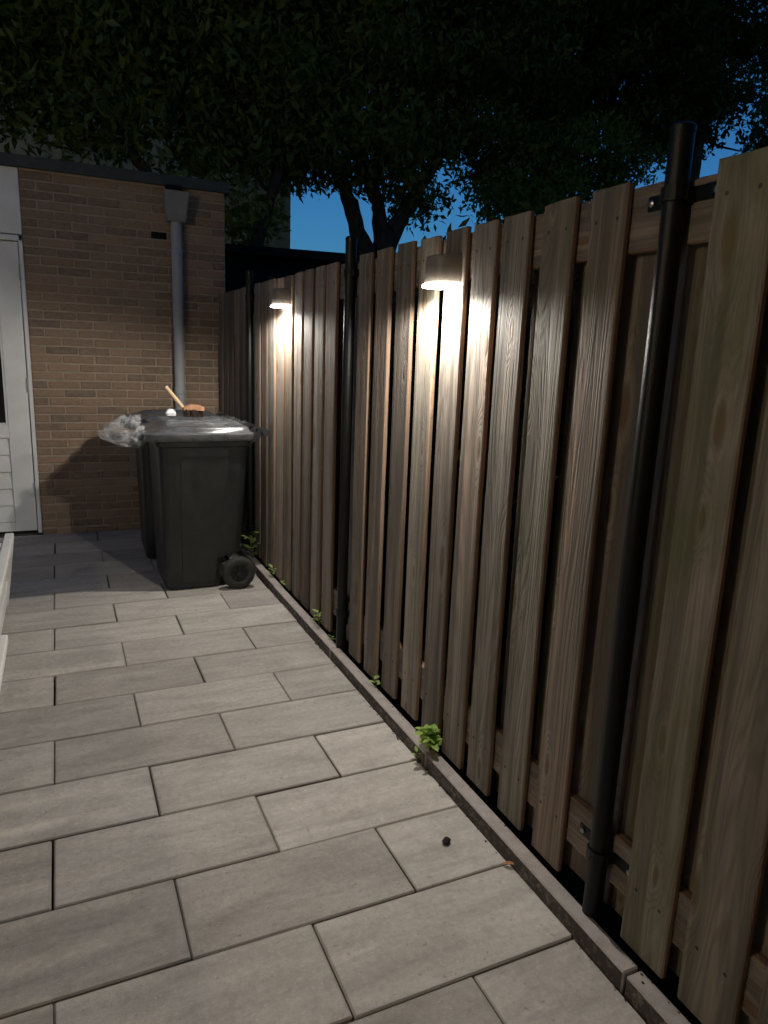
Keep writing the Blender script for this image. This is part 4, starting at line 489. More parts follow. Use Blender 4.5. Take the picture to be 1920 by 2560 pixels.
# ------------------------------------------------------------------ timber fence
XF = 1.262
def fence_top(y): return 1.812 + .0073 * y
def board_mesh(w, h, th, warp=True):
    n = 12; rings = []
    c = .0035; ph = random.uniform(0, 6.3); am = random.uniform(.0005, .0022) if warp else 0
    cup = random.uniform(-.0012, .0012)
    for k in range(n):
        z = h * k / (n - 1)
        if k == 0: z += 0
        dx = am * math.sin(ph + 2.6 * k / n); dy = am * .8 * math.cos(ph * 1.7 + 3.1 * k / n)
        prof = [(0 + c, -w / 2), (0, -w / 2 + c), (cup, 0), (0, w / 2 - c), (c, w / 2), (th - c, w / 2), (th, w / 2 - c), (th, -w / 2 + c), (th - c, -w / 2)]
        e1 = random.uniform(-.0013, .0013); e2 = random.uniform(-.0013, .0013)
        rings.append([(px + dx, py + dy + (e1 if py > 0 else e2), z + (random.uniform(-.003, .003) if k == n - 1 and py > 0 else 0)) for px, py in prof])
    return MB().loft(rings).mesh('board', WOOD)

def add_board(parent, yfar, ynear, x, z0, z1, algae=0.0, grey=None, val=None, th=.0175):
    w = yfar - ynear
    o = put('board', board_mesh(w, z1 - z0, th), parent, (x + random.uniform(-.0015, .0015), (yfar + ynear) / 2, z0), (R(random.uniform(-.12, .12)), R(random.uniform(-.05, .05)), R(random.uniform(-.7, .7))))
    o.color = (min(1, algae + random.choice((0, 0, .15, .35))), random.uniform(0, 1) ** .75 if grey is None else grey, random.uniform(.15, .85) if val is None else val, 1)
    # nail heads are sub-parts of the board
    return o

def rail(parent, y0, y1, z0, z1, algae=0.0):
    me = MB().box((XF + .0195, y0, z0), (XF + .0470, y1, z1), .004).mesh('rail', WOOD_R)
    o = put('rail', me, parent); o.color = (algae, .35, .5, 1)
    return o

# rails use the same timber with the grain turned to run lengthwise
WOOD_R = WOOD.copy(); WOOD_R.name = 'weathered_pine_lengthwise'
for nd in WOOD_R.node_tree.nodes:
    if nd.type == 'VECT_MATH' and nd.operation == 'MULTIPLY':
        x, y, z = nd.inputs[1].default_value[:]
        nd.inputs[1].default_value = (x, z, y)
for nd in list(WOOD_R.node_tree.nodes):
    if nd.type == 'MATH' and nd.operation == 'ABSOLUTE':
        for lk in list(nd.inputs[0].links):
            sx = lk.from_node
            WOOD_R.node_tree.links.new(sx.outputs[2], nd.inputs[0])

def boards_even(y0, n, pitch, w):
    return [(y0 + i * pitch + w, y0 + i * pitch) for i in range(n)]

panels = [
    ('wooden fence panel nearest the camera, greenish boards right of the black post', -1.80, -.017,
     [(-.089 - .181 * i + random.uniform(-.004, .004), -.089 - .181 * i - .138) for i in range(9)], .62),
    ('wooden fence panel carrying the nearer, larger wall lamp', .017, 1.782,
     [(.269, .147), (.452, .326), (.636, .508), (.807, .679), (.970, .841), (1.152, 1.021), (1.340, 1.213), (1.530, 1.402), (1.716, 1.586)], .12),
    ('wooden fence panel carrying the farther lamp beside the bins', 1.818, 3.567,
     [(2.107, 1.976), (2.282, 2.153), (2.451, 2.322), (2.618, 2.490), (2.790, 2.660), (2.962, 2.834), (3.138, 3.008), (3.305, 3.178), (3.472, 3.345)], .0),
    ('dark end piece of the wooden fence meeting the brick shed wall', 3.603, 4.645,
     [(3.868, 3.738), (4.050, 3.92), (4.232, 4.10), (4.412, 4.282), (4.592, 4.464)], .05)]
FENCE = empty('wooden_fence', (XF, 1.4, .05))
tag(FENCE, 'tall weathered wooden fence of upright boards along the right side', 'fence')
for label, ya, yb, fr, algae in panels:
    P = empty('fence_panel', (0, (ya + yb) / 2 - 1.4, 0)); P.parent = FENCE
    P['label'] = label
    for (yf, yn) in fr:
        if yn < -1.8: continue
        add_board(P, yf, yn, XF, .052 + random.uniform(-.004, .006), fence_top((yf + yn) / 2) + random.uniform(-.004, .004), algae * random.uniform(.6, 1.1))
    # boards on the far side cover the gaps
    gaps = sorted(fr, key=lambda q: q[0])
    mids = [ya + .088] + [(gaps[i][0] + gaps[i + 1][1]) / 2 for i in range(len(gaps) - 1)] + [yb - .088]
    for m in mids:
        hw = .103 if m in (mids[0], mids[-1]) else .062
        add_board(P, m + hw, m - hw, XF + .0485, .052, fence_top(m) - .012, algae * .8)
    rail(P, ya, yb, 1.667, fence_top(ya) - .006, algae * .3)
    rail(P, ya, yb, .146, .281, algae * .3)

# posts: black steel tubes with a clamp at each rail
for i, (py, lab) in enumerate([(0.002, 'black steel fence post nearest the camera, with bright lamp glint'),
                               (1.80, 'black steel fence post between the two lamps'),
                               (3.585, 'black steel fence post behind the bins, farthest from the camera')]):
    top = [1.885, 1.90, 1.92][i]
    P = empty('fence_post', (1.257, py, 0)); tag(P, lab, 'post', 'black steel fence posts')
    put('tube', MB().tube([(0, 0, -.1), (0, 0, top)], .0245, 20).mesh('tube', STEEL, 40), P, (1.257, py, 0))
    put('cap', MB().tube([(0, 0, 0), (0, 0, .012), (0, 0, .018)], [.0256, .0256, .019], 20).mesh('cap', STEEL, 40), P, (1.257, py, top - .006))
    for zc in (1.763, .222):
        c = MB()
        ring = []
        for k in range(9):
            a = math.pi * (k / 8) + math.pi / 2
            ring.append((math.cos(a) * .0262, math.sin(a) * .0262))
        c.loft([[(x, y, -.014) for x, y in ring] + [(x * 1.13, y * 1.13, -.014) for x, y in ring[::-1]],
                [(x, y, .014) for x, y in ring] + [(x * 1.13, y * 1.13, .014) for x, y in ring[::-1]]])
        for s in (-1, 1):
            c.box((.0225, s * .1 if s < 0 else .024, -.016), (.0275, -.024 if s < 0 else .1, .016), .002)
            c.box((-.001, s * .030 - .0025, -.014), (.0235, s * .030 + .0025, .014), .001)
        cl = put('clamp', c.mesh('clamp', STEEL), P, (1.257, py, zc))
        for s in (-1, 1):
            put('bolt', MB().tube([(0, 0, 0), (-.005, 0, 0), (-.0075, 0, 0)], [.0075, .0075, .004], 8).mesh('bolt', BOLT, 40), cl, (1.257 + .0225, py + s * .085, zc))

# ------------------------------------------------------------------ solar wall lamps on the fence
def wall_lamp(yc, zb, label):
    P = empty('wall_lamp', (XF, yc, zb)); tag(P, label, 'wall lamp', 'solar lamps on the fence')
    def half(sx, sy, z, n=14):
        pts = [(0, sy, z)]
        for k in range(n + 1):
            a = math.pi * k / n
            c_, s_ = math.cos(a), math.sin(a)
            e = .52
            pts.append((-sx * (abs(s_) ** e), sy * math.copysign(abs(c_) ** e, c_), z))
        pts.append((0, -sy, z))
        return [pts[0]] + pts[2:-2] + [pts[-1]]
    put('housing', MB().loft([half(.078, .064, 0), half(.0785, .0645, .004), half(.0765, .063, .074), half(.0745, .0615, .080), half(.070, .058, .0842)]).mesh('housing', BRONZE, 35), P, (XF - .001, yc, zb))
    put('solar_panel', MB().box((-.052, -.042, 0), (-.010, .042, .0022), .0008).mesh('solar_panel', GLASS), P, (XF, yc, zb + .0842))
    put('lens', MB().loft([half(.081, .068, -.0015), half(.086, .072, -.008), half(.082, .069, -.0125)]).mesh('lens', LENS, 35), P, (XF - .001, yc, zb))
    for k in range(4):
        put('led', MB().box((-.006, -.006, -.003), (.006, .006, .003), .001).mesh('led', CHIP), P, (XF - .052, yc - .036 + .024 * k, zb - .0055))
    ld = bpy.data.lights.new('lamp_light', 'SPOT')
    ld.energy = LAMP_POWER; ld.color = (1.0, .95, .885)
    ld.spot_size = R(179); ld.spot_blend = .30; ld.shadow_soft_size = .016
    lo = bpy.data.objects.new('lamp_light', ld); COL.objects.link(lo)
    lo.parent = P; lo.location = (-.080, 0, -.020)
    lo.rotation_euler = (0, R(14), 0)
    return P
wall_lamp(.925, 1.655, 'nearer glowing solar lamp on the fence, larger in view')
wall_lamp(2.755, 1.675, 'farther glowing solar lamp on the fence, above the bins')

# round porch lamp on the added wall left of the yard (the warm light that reaches the bench and the near boards)
GLOBE = m_emit('opal_globe', (1.0, .84, .62), 88.0)
G_ = empty('porch_lamp', (-2.6, -.25, 2.40)); tag(G_, 'round opal porch lamp on the added wall left of the yard', 'wall lamp')
put('bracket', MB().tube([(-2.6, -.25, 2.52), (-2.42, -.25, 2.54), (-2.36, -.25, 2.515)], .014, 8).box((-2.6, -.30, 2.46), (-2.585, -.20, 2.60), .004).mesh('bracket', STEEL, 40), G_)
gl = MB(); nlat = 12
gl.loft([[(-2.36 + .11 * math.sin(math.pi * (j + .02) / (nlat + .04)) * math.cos(2 * math.pi * i / 20), -.25 + .11 * math.sin(math.pi * (j + .02) / (nlat + .04)) * math.sin(2 * math.pi * i / 20), 2.40 + .11 * math.cos(math.pi * j / nlat)) for i in range(20)] for j in range(nlat + 1)])
put('globe', gl.mesh('globe', GLOBE, 180), G_)

# ------------------------------------------------------------------ brick shed with door
WY = 4.66
S = empty('brick_shed', (0, WY, 0)); tag(S, 'tan brick shed with white door and grey downpipe behind the bins', 'shed')
XR = 1.33; XL = -.083
core = put('wall', MB().box((XL, WY + .0075, -.1), (XR, WY + .20, 2.60)).box((XL - 2.2, WY + .012, -.1), (XL - .98, WY + .2, 2.6)).mesh('wall', MORTAR), S)
put('side_wall', MB().box((XR - .18, WY + .2, -.1), (XR, WY + 2.6, 2.60)).mesh('side_wall', MORTAR), S)
def brick_mesh(L): return MB().box((0, 0, 0), (L, .10, .0505), .004).mesh('brick', BRICK)
b_cache = {}
hidden = MB()
ZC = .062
zi = 0
while zi * ZC < 2.56:
    z = .0465 + (zi - 1) * ZC
    off = .128 - .22 * 3 + (0 if (zi - 1) % 2 == 0 else .11)
    # vertical joints measured on the wall: x = .128 + .22 k on one course
    x = off
    while x < XR:
        a = max(x + .005, XL); b = min(x + .215, XR)
        x += .22
        if b - a < .025: continue
        # opening for the vent brick
        if abs(z - 2.2165) < .02 and a < .82 < b:
            put('brick', brick_mesh(.776 - a), core, (a, WY, z))
            continue
        if a > .66 and z < .86 and b < 1.2 or (a > .62 and z < .5):
            hidden.box((a, WY + random.uniform(-.001, .001), z), (b, WY + .1, z + .0505), .003); continue
        L = round(b - a, 3)
        if L not in b_cache: b_cache[L] = brick_mesh(L)
        put('brick', b_cache[L], core, (a + random.uniform(-.0015, .0015), WY + random.uniform(-.0015, .0015), z + random.uniform(-.001, .001)), (R(random.uniform(-.3, .3)), 0, R(random.uniform(-.25, .25))))
    zi += 1
h = put('brickwork_behind_bins', hidden.mesh('brickwork_behind_bins', BRICK), core); h['kind'] = 'stuff'
put('vent', MB().box((.780, WY + .0025, 2.2175), (.892, WY + .03, 2.2665), .001).mesh('vent', VENT), S)
put('fascia', MB().box((-2.3, WY - .035, 2.592), (XR + .03, WY - .006, 2.668), .003).box((XR + .003, WY - .034, 2.592), (XR + .032, WY + 2.7, 2.668), .003).mesh('fascia', FELT), S)
put('roof', MB().box((-2.3, WY - .02, 2.604), (XR + .01, WY + 2.7, 2.655)).mesh('roof', GRAVEL), S)
# door, frame and panel above it
JX0 = -1.03
fr = put('door_frame', MB().box((-.112, WY - .012, .012), (XL - .002, WY + .09, 2.150), .004).box((JX0, WY - .012, .012), (JX0 + .04, WY + .09, 2.150), .004).box((JX0, WY - .012, 2.112), (XL - .002, WY + .088, 2.150), .004).mesh('door_frame', WHITE), S)
put('upper_panel', MB().box((JX0, WY - .008, 2.157), (XL - .002, WY + .08, 2.59), .004).mesh('upper_panel', WHITE), S)
door = put('door', MB().box((-.262, WY + .004, .03), (-.118, WY + .05, 2.106), .003).box((JX0 + .044, WY + .004, .03), (JX0 + .2, WY + .05, 2.106), .003)
           .box((JX0 + .2, WY + .005, .03), (-.262, WY + .049, .10), .003).box((JX0 + .2, WY + .005, .735), (-.262, WY + .049, .83), .003)
           .box((JX0 + .2, WY + .005, 1.98), (-.262, WY + .049, 2.105), .003).mesh('door', WHITE), S)
for k in range(5):
    z0 = .102 + k * .1265
    put('weatherboard', MB().add([(JX0 + .2, WY + .012, z0 + .002), (-.264, WY + .012, z0 + .002), (-.264, WY + .030, z0 + .124), (JX0 + .2, WY + .030, z0 + .124),
                                  (JX0 + .2, WY + .04, z0 + .002), (-.264, WY + .04, z0 + .002), (-.264, WY + .04, z0 + .124), (JX0 + .2, WY + .04, z0 + .124)],
                                 [(0, 1, 2, 3), (4, 7, 6, 5), (0, 4, 5, 1), (3, 2, 6, 7), (0, 3, 7, 4), (1, 5, 6, 2)]).mesh('weatherboard', WHITE), door)
put('glass_pane', MB().box((JX0 + .2, WY + .022, .83), (-.262, WY + .028, 1.98)).mesh('glass_pane', GLASS), door)
put('glazing_bead', MB().box((-.276, WY + .010, .83), (-.2625, WY + .0215, 1.98), .002).box((JX0 + .2, WY + .010, .8305), (-.277, WY + .0215, .845), .002).mesh('glazing_bead', WHITE), door)
for z in (1.07, 1.85, .3):
    put('hinge', MB().tube([(0, 0, 0), (0, 0, .1)], .007, 8).mesh('hinge', GREY, 40), door, (-.1150, WY - .006, z))
put('door_sill', MB().box((JX0 - .03, WY - .03, -.06), (XL - .004, WY + .1, .011), .004).mesh('door_sill', SAND), S)
# downpipe with hopper
dp = put('downpipe', MB().tube([(0, 0, .0), (0, 0, 2.36)], .040, 20).mesh('downpipe', GREY, 40), S, (.955, WY - .055, 0))
for z in (1.07, 2.1):
    put('pipe_collar', MB().tube([(0, 0, 0), (0, 0, .004), (0, 0, .05), (0, 0, .054)], [.0405, .0435, .0435, .0405], 20).mesh('pipe_collar', GREY, 40), dp, (.955, WY - .055, z))
def rr(x0, x1, y0, y1, z, c):
    return [(x0 + c, y0, z), (x1 - c, y0, z), (x1, y0 + c, z), (x1, y1 - c, z), (x1 - c, y1, z), (x0 + c, y1, z), (x0, y1 - c, z), (x0, y0 + c, z)]
hp = MB().loft([rr(.892, 1.018, WY - .108, WY - .004, 2.338, .012), rr(.884, 1.026, WY - .116, WY - .004, 2.356, .012), rr(.866, 1.046, WY - .138, WY - .004, 2.53, .010), rr(.862, 1.050, WY - .142, WY - .004, 2.545, .010), rr(.874, 1.038, WY - .130, WY - .010, 2.545, .008), rr(.880, 1.032, WY - .122, WY - .014, 2.47, .008)])
put('hopper', hp.mesh('hopper', GREYD), dp)
put('roof_outlet', MB().box((.884, WY - .100, 2.520), (.998, WY - .036, 2.590), .006).mesh('roof_outlet', VENT), dp)

# ------------------------------------------------------------------ wheelie bins
def rrect(x0, x1, y0, y1, z, c, n=4):
    pts = []
    for cx, cy, a0 in ((x1 - c, y1 - c, 0), (x0 + c, y1 - c, 90), (x0 + c, y0 + c, 180), (x1 - c, y0 + c, 270)):
        for k in range(n + 1):
            a = R(a0 + 90 * k / n)
            pts.append((cx + c * math.cos(a), cy + c * math.sin(a), z))
    return pts

def wheelie_bin(label, loc, rotz):
    """built round its own base: +x is the wheel and handle side, front at x = 0"""
    P = empty('wheelie_bin', loc); tag(P, label, 'wheelie bin', 'dark grey wheelie bins')
    P.rotation_euler = (0, 0, rotz)
    def part(name, me, parent=None, l=(0, 0, 0)):
        o = bpy.data.objects.new(name, me); COL.objects.link(o); o.parent = parent or P; o.location = l
        return o
    b = MB()
    b.loft([rrect(.022, .345, -.232, .232, .012, .045), rrect(.018, .350, -.236, .236, .022, .047), rrect(.012, .358, -.242, .242, .185, .048),
            rrect(.011, .470, -.244, .244, .215, .048), rrect(.000, .500, -.268, .268, .70, .05), rrect(-.006, .512, -.274, .274, .865, .05),
            rrect(-.020, .525, -.288, .288, .872, .05), rrect(-.022, .527, -.290, .290, .906, .05), rrect(-.01, .515, -.278, .278, .908, .05)])
    body = part('body', b.mesh('body', BIN, 32))
    # raised side panels with a groove each side, as moulded into the walls
    for s in (-1, 1):
        pts = []
        for z, hw in ((.05, .2385), (.25, .2462), (.55, .260), (.80, .2712)):
            pts.append((z, hw))
        m = MB()
        rings = []
        for z, hw in pts:
            xr = .300 if z < .2 else .395
            xr = .305 + (z - .05) * .12
            y = s * (hw + .0005)
            rings.append([(.112, y - s * .01, z), (.115, y + s * .003, z), (xr - .003, y + s * .003, z), (xr, y - s * .01, z)])
        m.loft(rings)
        part('side_panel', m.mesh('side_panel', BIN), body)
        m = MB()
        m.loft([[(x, s * (.262 + dy), z) for x, dy in ((.118, -.01), (.118, .0145), (.385, .0145), (.385, -.01))] for z in (.815, .852)])
        part('grip_ledge', m.mesh('grip_ledge', BIN), body)
    # lid: flange, sloping shoulders, raised crown, front lip
    L = MB()
    L.loft([rrect(-.075, .545, -.302, .302, .905, .055), rrect(-.078, .548, -.305, .305, .912, .055), rrect(-.077, .547, -.304, .304, .944, .055),
            rrect(-.070, .540, -.297, .297, .9495, .055), rrect(-.040, .530, -.283, .283, .9515, .055),
            rrect(.050, .516, -.272, .272, .978, .045), rrect(.062, .508, -.262, .262, .984, .045), rrect(.12, .44, -.16, .16, .990, .06)])
    lid = part('lid', L.mesh('lid', LID, 50))
    for y in (-.13, 0, .13):
        part('lid_rib', MB().loft([[(x, y - .012, z), (x, y, z + .008), (x, y + .012, z)] for x, z in ((.03, .965), (.060, .982), (.12, .987), (.42, .987), (.49, .984), (.512, .976))]).mesh('lid_rib', LID), lid)
    part('lid_lip', MB().box((-.100, -.16, .900), (-.068, .16, .930), .006).mesh('lid_lip', LID), lid)
    # handle bar on brackets behind the lid
    part('handle', MB().tube([(0, -.255, 0), (0, .255, 0)], .0165, 12).tube([(0, -.272, 0), (0, -.252, 0)], .021, 12).tube([(0, .252, 0), (0, .272, 0)], .021, 12).mesh('handle', BIN, 40), P, (.612, 0, .952))
    for y in (-.235, -.08, .08, .235):
        part('hinge_bracket', MB().loft([[(.515, y - .016, .868), (.515, y + .016, .868), (.515, y + .016, .925), (.515, y - .016, .925)],
                                         [(.60, y - .014, .932), (.60, y + .014, .932), (.60, y + .014, .966), (.60, y - .014, .966)]]).mesh('hinge_bracket', BIN), P)
    # axle and wheels
    part('axle', MB().tube([(.438, -.27, .1), (.438, .27, .1)], .011, 10).mesh('axle', HUB, 40), P)
    for s in (-1, 1):
        prof = [(.052, -.026), (.060, -.030), (.082, -.031), (.094, -.026), (.100, -.014), (.100, .014), (.094, .026), (.082, .031), (.060, .030), (.052, .026)]
        n = 28
        rings = [[(r * math.cos(2 * math.pi * k / n), y, r * math.sin(2 * math.pi * k / n)) for k in range(n)] for r, y in prof]
        w = part('wheel', MB().loft(rings + [rings[0]], False, False).mesh('wheel', TYRE, 50), P, (.438, s * .292, .100))
        hub = MB()
        hub.loft([[(r * math.cos(2 * math.pi * k / n), y, r * math.sin(2 * math.pi * k / n)) for k in range(n)] for r, y in ((.053, -.014), (.053, .014))])
        for k in range(8):
            a = 2 * math.pi * k / 8
            ca, sa = math.cos(a), math.sin(a)
            hub.loft([[(ca * r - sa * e, -.024, sa * r + ca * e) for r, e in ((.012, -.004), (.053, -.004), (.053, .004), (.012, .004))],
                      [(ca * r - sa * e, .024, sa * r + ca * e) for r, e in ((.012, -.004), (.053, -.004), (.053, .004), (.012, .004))]])
        hub.tube([(0, -.030, 0), (0, .030, 0)], .016, 14)
        part('hub', hub.mesh('hub', HUB, 40), w)
    return P
wheelie_bin('dark grey wheelie bin in front, its black wheel towards the camera', (.588, 3.238, 0), R(0))
wheelie_bin('wheelie bin at the back, mostly hidden behind the front bin', (.560, 3.93, .0), R(-1.5))

# hand brush lying on the lid of the front bin
B = empty('hand_brush', (.80, 3.37, 1.012)); tag(B, 'wooden hand brush lying on the front bin lid', 'brush')
put('handle', MB().tube([(.795, 3.385, 1.05), (.76, 3.40, 1.096), (.72, 3.42, 1.148), (.692, 3.435, 1.186)], [.012, .0135, .014, .012], 10).mesh('handle', PINE, 50), B)
hd = MB()
hd.loft([[(.785, 3.345, 1.046), (.785, 3.405, 1.046), (.785, 3.405, 1.066), (.785, 3.345, 1.066)], [(.83, 3.335, 1.052), (.83, 3.405, 1.052), (.83, 3.405, 1.084), (.83, 3.335, 1.084)],
         [(.885, 3.32, 1.048), (.885, 3.39, 1.048), (.885, 3.39, 1.080), (.885, 3.32, 1.080)], [(.905, 3.32, 1.046), (.905, 3.38, 1.046), (.905, 3.38, 1.070), (.905, 3.32, 1.070)]])
put('block', hd.mesh('block', BRUSHW), B)
br = MB()
for k in range(160):
    x = random.uniform(.79, .90); y = random.uniform(3.325, 3.395)
    br.tube([(x, y, 1.055), (x + random.uniform(-.012, .016), y + random.uniform(-.02, .008), 1.008)], [.0022, .0012], 4)
put('bristles', br.mesh('bristles', BRIST), B)
pk = put('paper_wad', MB().loft([rrect(.69, .75, 3.42, 3.46, 1.008, .012, 2), rrect(.685, .752, 3.415, 3.465, 1.025, .014, 2), rrect(.70, .748, 3.425, 3.46, 1.046, .014, 2), rrect(.71, .735, 3.43, 3.45, 1.050, .008, 2)]).mesh('paper_wad', PAPER))
tag(pk, 'small crumpled white paper beside the brush on the bin lid', 'paper')

# clear plastic bag hanging over the front of the lid
def bag():
    m = MB(); nu, nv = 34, 22
    vs = []
    for j in range(nv + 1):
        t_ = j / nv
        for i in range(nu):
            a = 2 * math.pi * i / nu
            prof = math.sin(math.pi * min(1, t_ * .92 + .06)) ** .55
            rx = .105 * prof; ry = .125 * prof
            n1 = math.sin(5 * a + 9 * t_) * .018 + math.sin(11 * a - 14 * t_ + 1.2) * .012 + math.sin(19 * a + 23 * t_) * .006
            n1 += random.uniform(-.007, .007)
            ctr = Vector((.455 - .06 * math.sin(math.pi * t_) + .03 * (1 - t_), 0, 0))
            x = ctr.x - .01 + (rx + n1 * prof) * math.cos(a)
            y = 3.10 + (ry + n1 * prof) * math.sin(a)
            z = .862 + .175 * t_ + .025 * math.cos(a) * math.sin(3 * t_) + n1 * .4
            vs.append((x, y, z))
    fs = []
    for j in range(nv):
        for i in range(nu):
            k = (i + 1) % nu
            fs.append((j * nu + i, j * nu + k, (j + 1) * nu + k, (j + 1) * nu + i))
    return m.add(vs, fs).mesh('plastic_bag', BAG, 180)
bg = put('plastic_bag', bag())
tag(bg, 'crumpled clear plastic bag caught on the front bin lid', 'bag')

def film():
    m = MB(); nx, ny = 44, 34; vs = []; fs = []
    rx = random.Random(5); ph = [rx.uniform(0, 6.3) for _ in range(8)]
    for j in range(ny + 1):
        for i in range(nx + 1):
            u, w_ = i / nx, j / ny
            x = .64 + .485 * u + .012 * math.sin(9 * w_ + ph[0]); y = 2.962 + .49 * w_ + .010 * math.sin(11 * u + ph[1])
            # height of the lid below the film
            ex = min((x - .51) / .12, (1.13 - x) / .03, (y - 2.935) / .03, (3.54 - y) / .03)
            lz = .9525 + .040 * max(0, min(1, ex))
            wr = abs(math.sin(13 * u + 7 * w_ + ph[2])) * .005 + abs(math.sin(29 * u - 17 * w_ + ph[3])) * .0035 + abs(math.sin(47 * w_ + 21 * u + ph[4])) * .003 + rx.uniform(0, .0035)
            z = lz + .004 + wr
            if y < 2.936: z = .952 - (2.936 - y) * 2.2 + .004
            if x > 1.138: z -= (x - 1.138) * 1.5
            vs.append((x, y, z))
    for j in range(ny):
        for i in range(nx):
            k = j * (nx + 1) + i
            fs.append((k, k + 1, k + nx + 2, k + nx + 1))
    return m.add(vs, fs).mesh('plastic_sheet', FILM, 180)
fl = put('plastic_sheet', film()); tag(fl, 'thin clear plastic sheet lying wrinkled over the front bin lid', 'plastic sheet')

# ------------------------------------------------------------------ white slatted garden seats at the left edge
def garden_bench(label, x1, y0, y1, zt, inset, lower):
    P = empty('garden_bench', (x1 - .25, (y0 + y1) / 2, 0)); tag(P, label, 'bench', 'white low benches')
    w = .042; x0 = x1 - .52
    for x, s in ((x0, 1), (x1 - w, -1)):
        for y in (y0 + inset, y1 - w - inset):
            lx = x + s * inset * .5
            put('leg', MB().loft([[(lx + s * .050, y, 0), (lx + w + s * .050, y, 0), (lx + w + s * .050, y + w, 0), (lx + s * .050, y + w, 0)],
                                  [(lx, y, zt - .032), (lx + w, y, zt - .032), (lx + w, y + w, zt - .032), (lx, y + w, zt - .032)]]).mesh('leg', WHITE2), P)
        put('top_rail', MB().box((x - .001, y0 - .001, zt - .032), (x + w + .001, y1 + .001, zt), .005).mesh('top_rail', WHITE2), P)
        if lower:
            put('lower_rail', MB().box((x + .006 + s * .036, y0 + w, .072), (x + w - .006 + s * .036, y1 - w, .142), .004).mesh('lower_rail', WHITE2), P)
    for k in range(int((y1 - y0 - .1) / .11)):
        y = y0 + .06 + k * .11
        put('seat_slat', MB().box((x0 + w + .002, y, zt - .030), (x1 - w - .002, y + .075, zt - .008), .003).mesh('seat_slat', WHITE2), P)
    return P
garden_bench('white wooden low bench at the left edge beside the shed door', -.181, 1.66, 3.075, .402, 0, True)
garden_bench('nearer white wooden low bench cut off by the left edge', -.128, .05, 1.53, .402, .34, False)

# ------------------------------------------------------------------ weeds along the kerb and bits on the paving
def leaf_quad(m, base, tip, width, bend=.15, side=None):
    base = Vector(base); tip = Vector(tip); d = tip - base
    s = d.cross(Vector((0, 0, 1))) if side is None else Vector(side)
    if s.length < 1e-5: s = Vector((1, 0, 0))
    s = s.normalized() * width / 2
    n = s.cross(d).normalized() * d.length * bend
    p1 = base + d * .35 + n; p2 = base + d * .72 + n * .8
    m.add([base, p1 - s, p1 + s, p2 - s * .75, p2 + s * .75, tip, p1 - n * .45, p2 - n * .4],
          [(0, 1, 6), (0, 6, 2), (1, 3, 7, 6), (6, 7, 4, 2), (3, 5, 7), (7, 5, 4)])

def weed(label, loc, height, nleaf, size, spread, seed, lobed=False):
    rnd = random.Random(seed)
    P = empty('weed', loc); tag(P, label, 'weed', 'weeds along the kerb')
    st = MB(); lf = MB()
    nst = max(1, nleaf // 5)
    for s_ in range(nst):
        ex = Vector((rnd.uniform(-1, .15) * spread, rnd.uniform(-1, 1) * spread, height * rnd.uniform(.7, 1)))
        pts = [Vector((0, 0, -.03)), ex * .35 + Vector((0, 0, .02 * height)), ex * .7, ex]
        st.tube([Vector(loc) + p for p in pts], [.0022, .002, .0016, .001], 5)
        k_n = max(3, nleaf // nst)
        for k in range(k_n):
            t_ = .25 + .75 * k / max(1, k_n - 1)
            p = ex * t_
            a = k * 2.4 + rnd.uniform(-.5, .5)
            L = size * rnd.uniform(.7, 1.15)
            tip = p + Vector((math.cos(a) * L, math.sin(a) * L, L * rnd.uniform(-.1, .6)))
            leaf_quad(lf, Vector(loc) + p, Vector(loc) + tip, L * .52, .12)
            if lobed:
                for da in (-.9, .9):
                    tp = p + Vector((math.cos(a + da) * L * .75, math.sin(a + da) * L * .75, L * rnd.uniform(0, .4)))
                    leaf_quad(lf, Vector(loc) + p, Vector(loc) + tp, L * .42, .12)
    put('stem', st.mesh('stem', STEM, 180), P)
    put('leaves', lf.mesh('leaves', HERB, 180), P)
weed('tall leafy weed by the fence just behind the bin wheel', (1.235, 3.40, .02), .225, 18, .068, .034, 3)
weed('small weed by the fence between bin wheel and farther lamp', (1.252, 2.96, .045), .075, 7, .04, .02, 4)
weed('tiny weed tuft on the kerb edge below the farther lamp', (1.253, 2.755, .045), .035, 5, .03, .015, 5)
weed('pale weed sprouting just left of the middle fence post', (1.247, 2.085, .045), .09, 8, .045, .025, 6)
weed('tiny weed at the foot of the middle fence post', (1.25, 1.885, .045), .03, 5, .022, .02, 7)
weed('two-leaved seedling by the kerb below the nearer lamp', (1.25, 1.352, .045), .045, 4, .045, .012, 8)
weed('largest weed clump, bright green, spilling over the kerb joint', (1.236, .840, .040), .100, 30, .050, .066, 9, True)
weed('single green seedling in the joint between slab and kerb', (1.196, .862, -.002), .035, 4, .034, .012, 10)
cr = MB()
for k in range(420):
    y = random.uniform(-.4, 4.2)
    if k % 3 == 0: x, z = random.uniform(1.186, 1.199), .0015
    else: x, z = 1.2465 - abs(random.gauss(0, .008)), .0485
    s_ = random.uniform(.0012, .0042) * (1.5 if random.random() < .1 else 1)
    a_ = random.uniform(0, 6.3)
    cr.add([(x + s_ * math.cos(a_ + q) * random.uniform(.6, 1.2), y + s_ * 1.5 * math.sin(a_ + q), z - .001) for q in (0, 1.6, 3.1, 4.7)] + [(x, y, z + s_ * .8)],
           [(0, 1, 4), (1, 2, 4), (2, 3, 4), (3, 0, 4), (3, 2, 1, 0)])
cb = put('soil_crumbs', cr.mesh('soil_crumbs', SOIL)); tag(cb, 'loose dark soil crumbs scattered along the kerb', 'soil', kind='stuff')
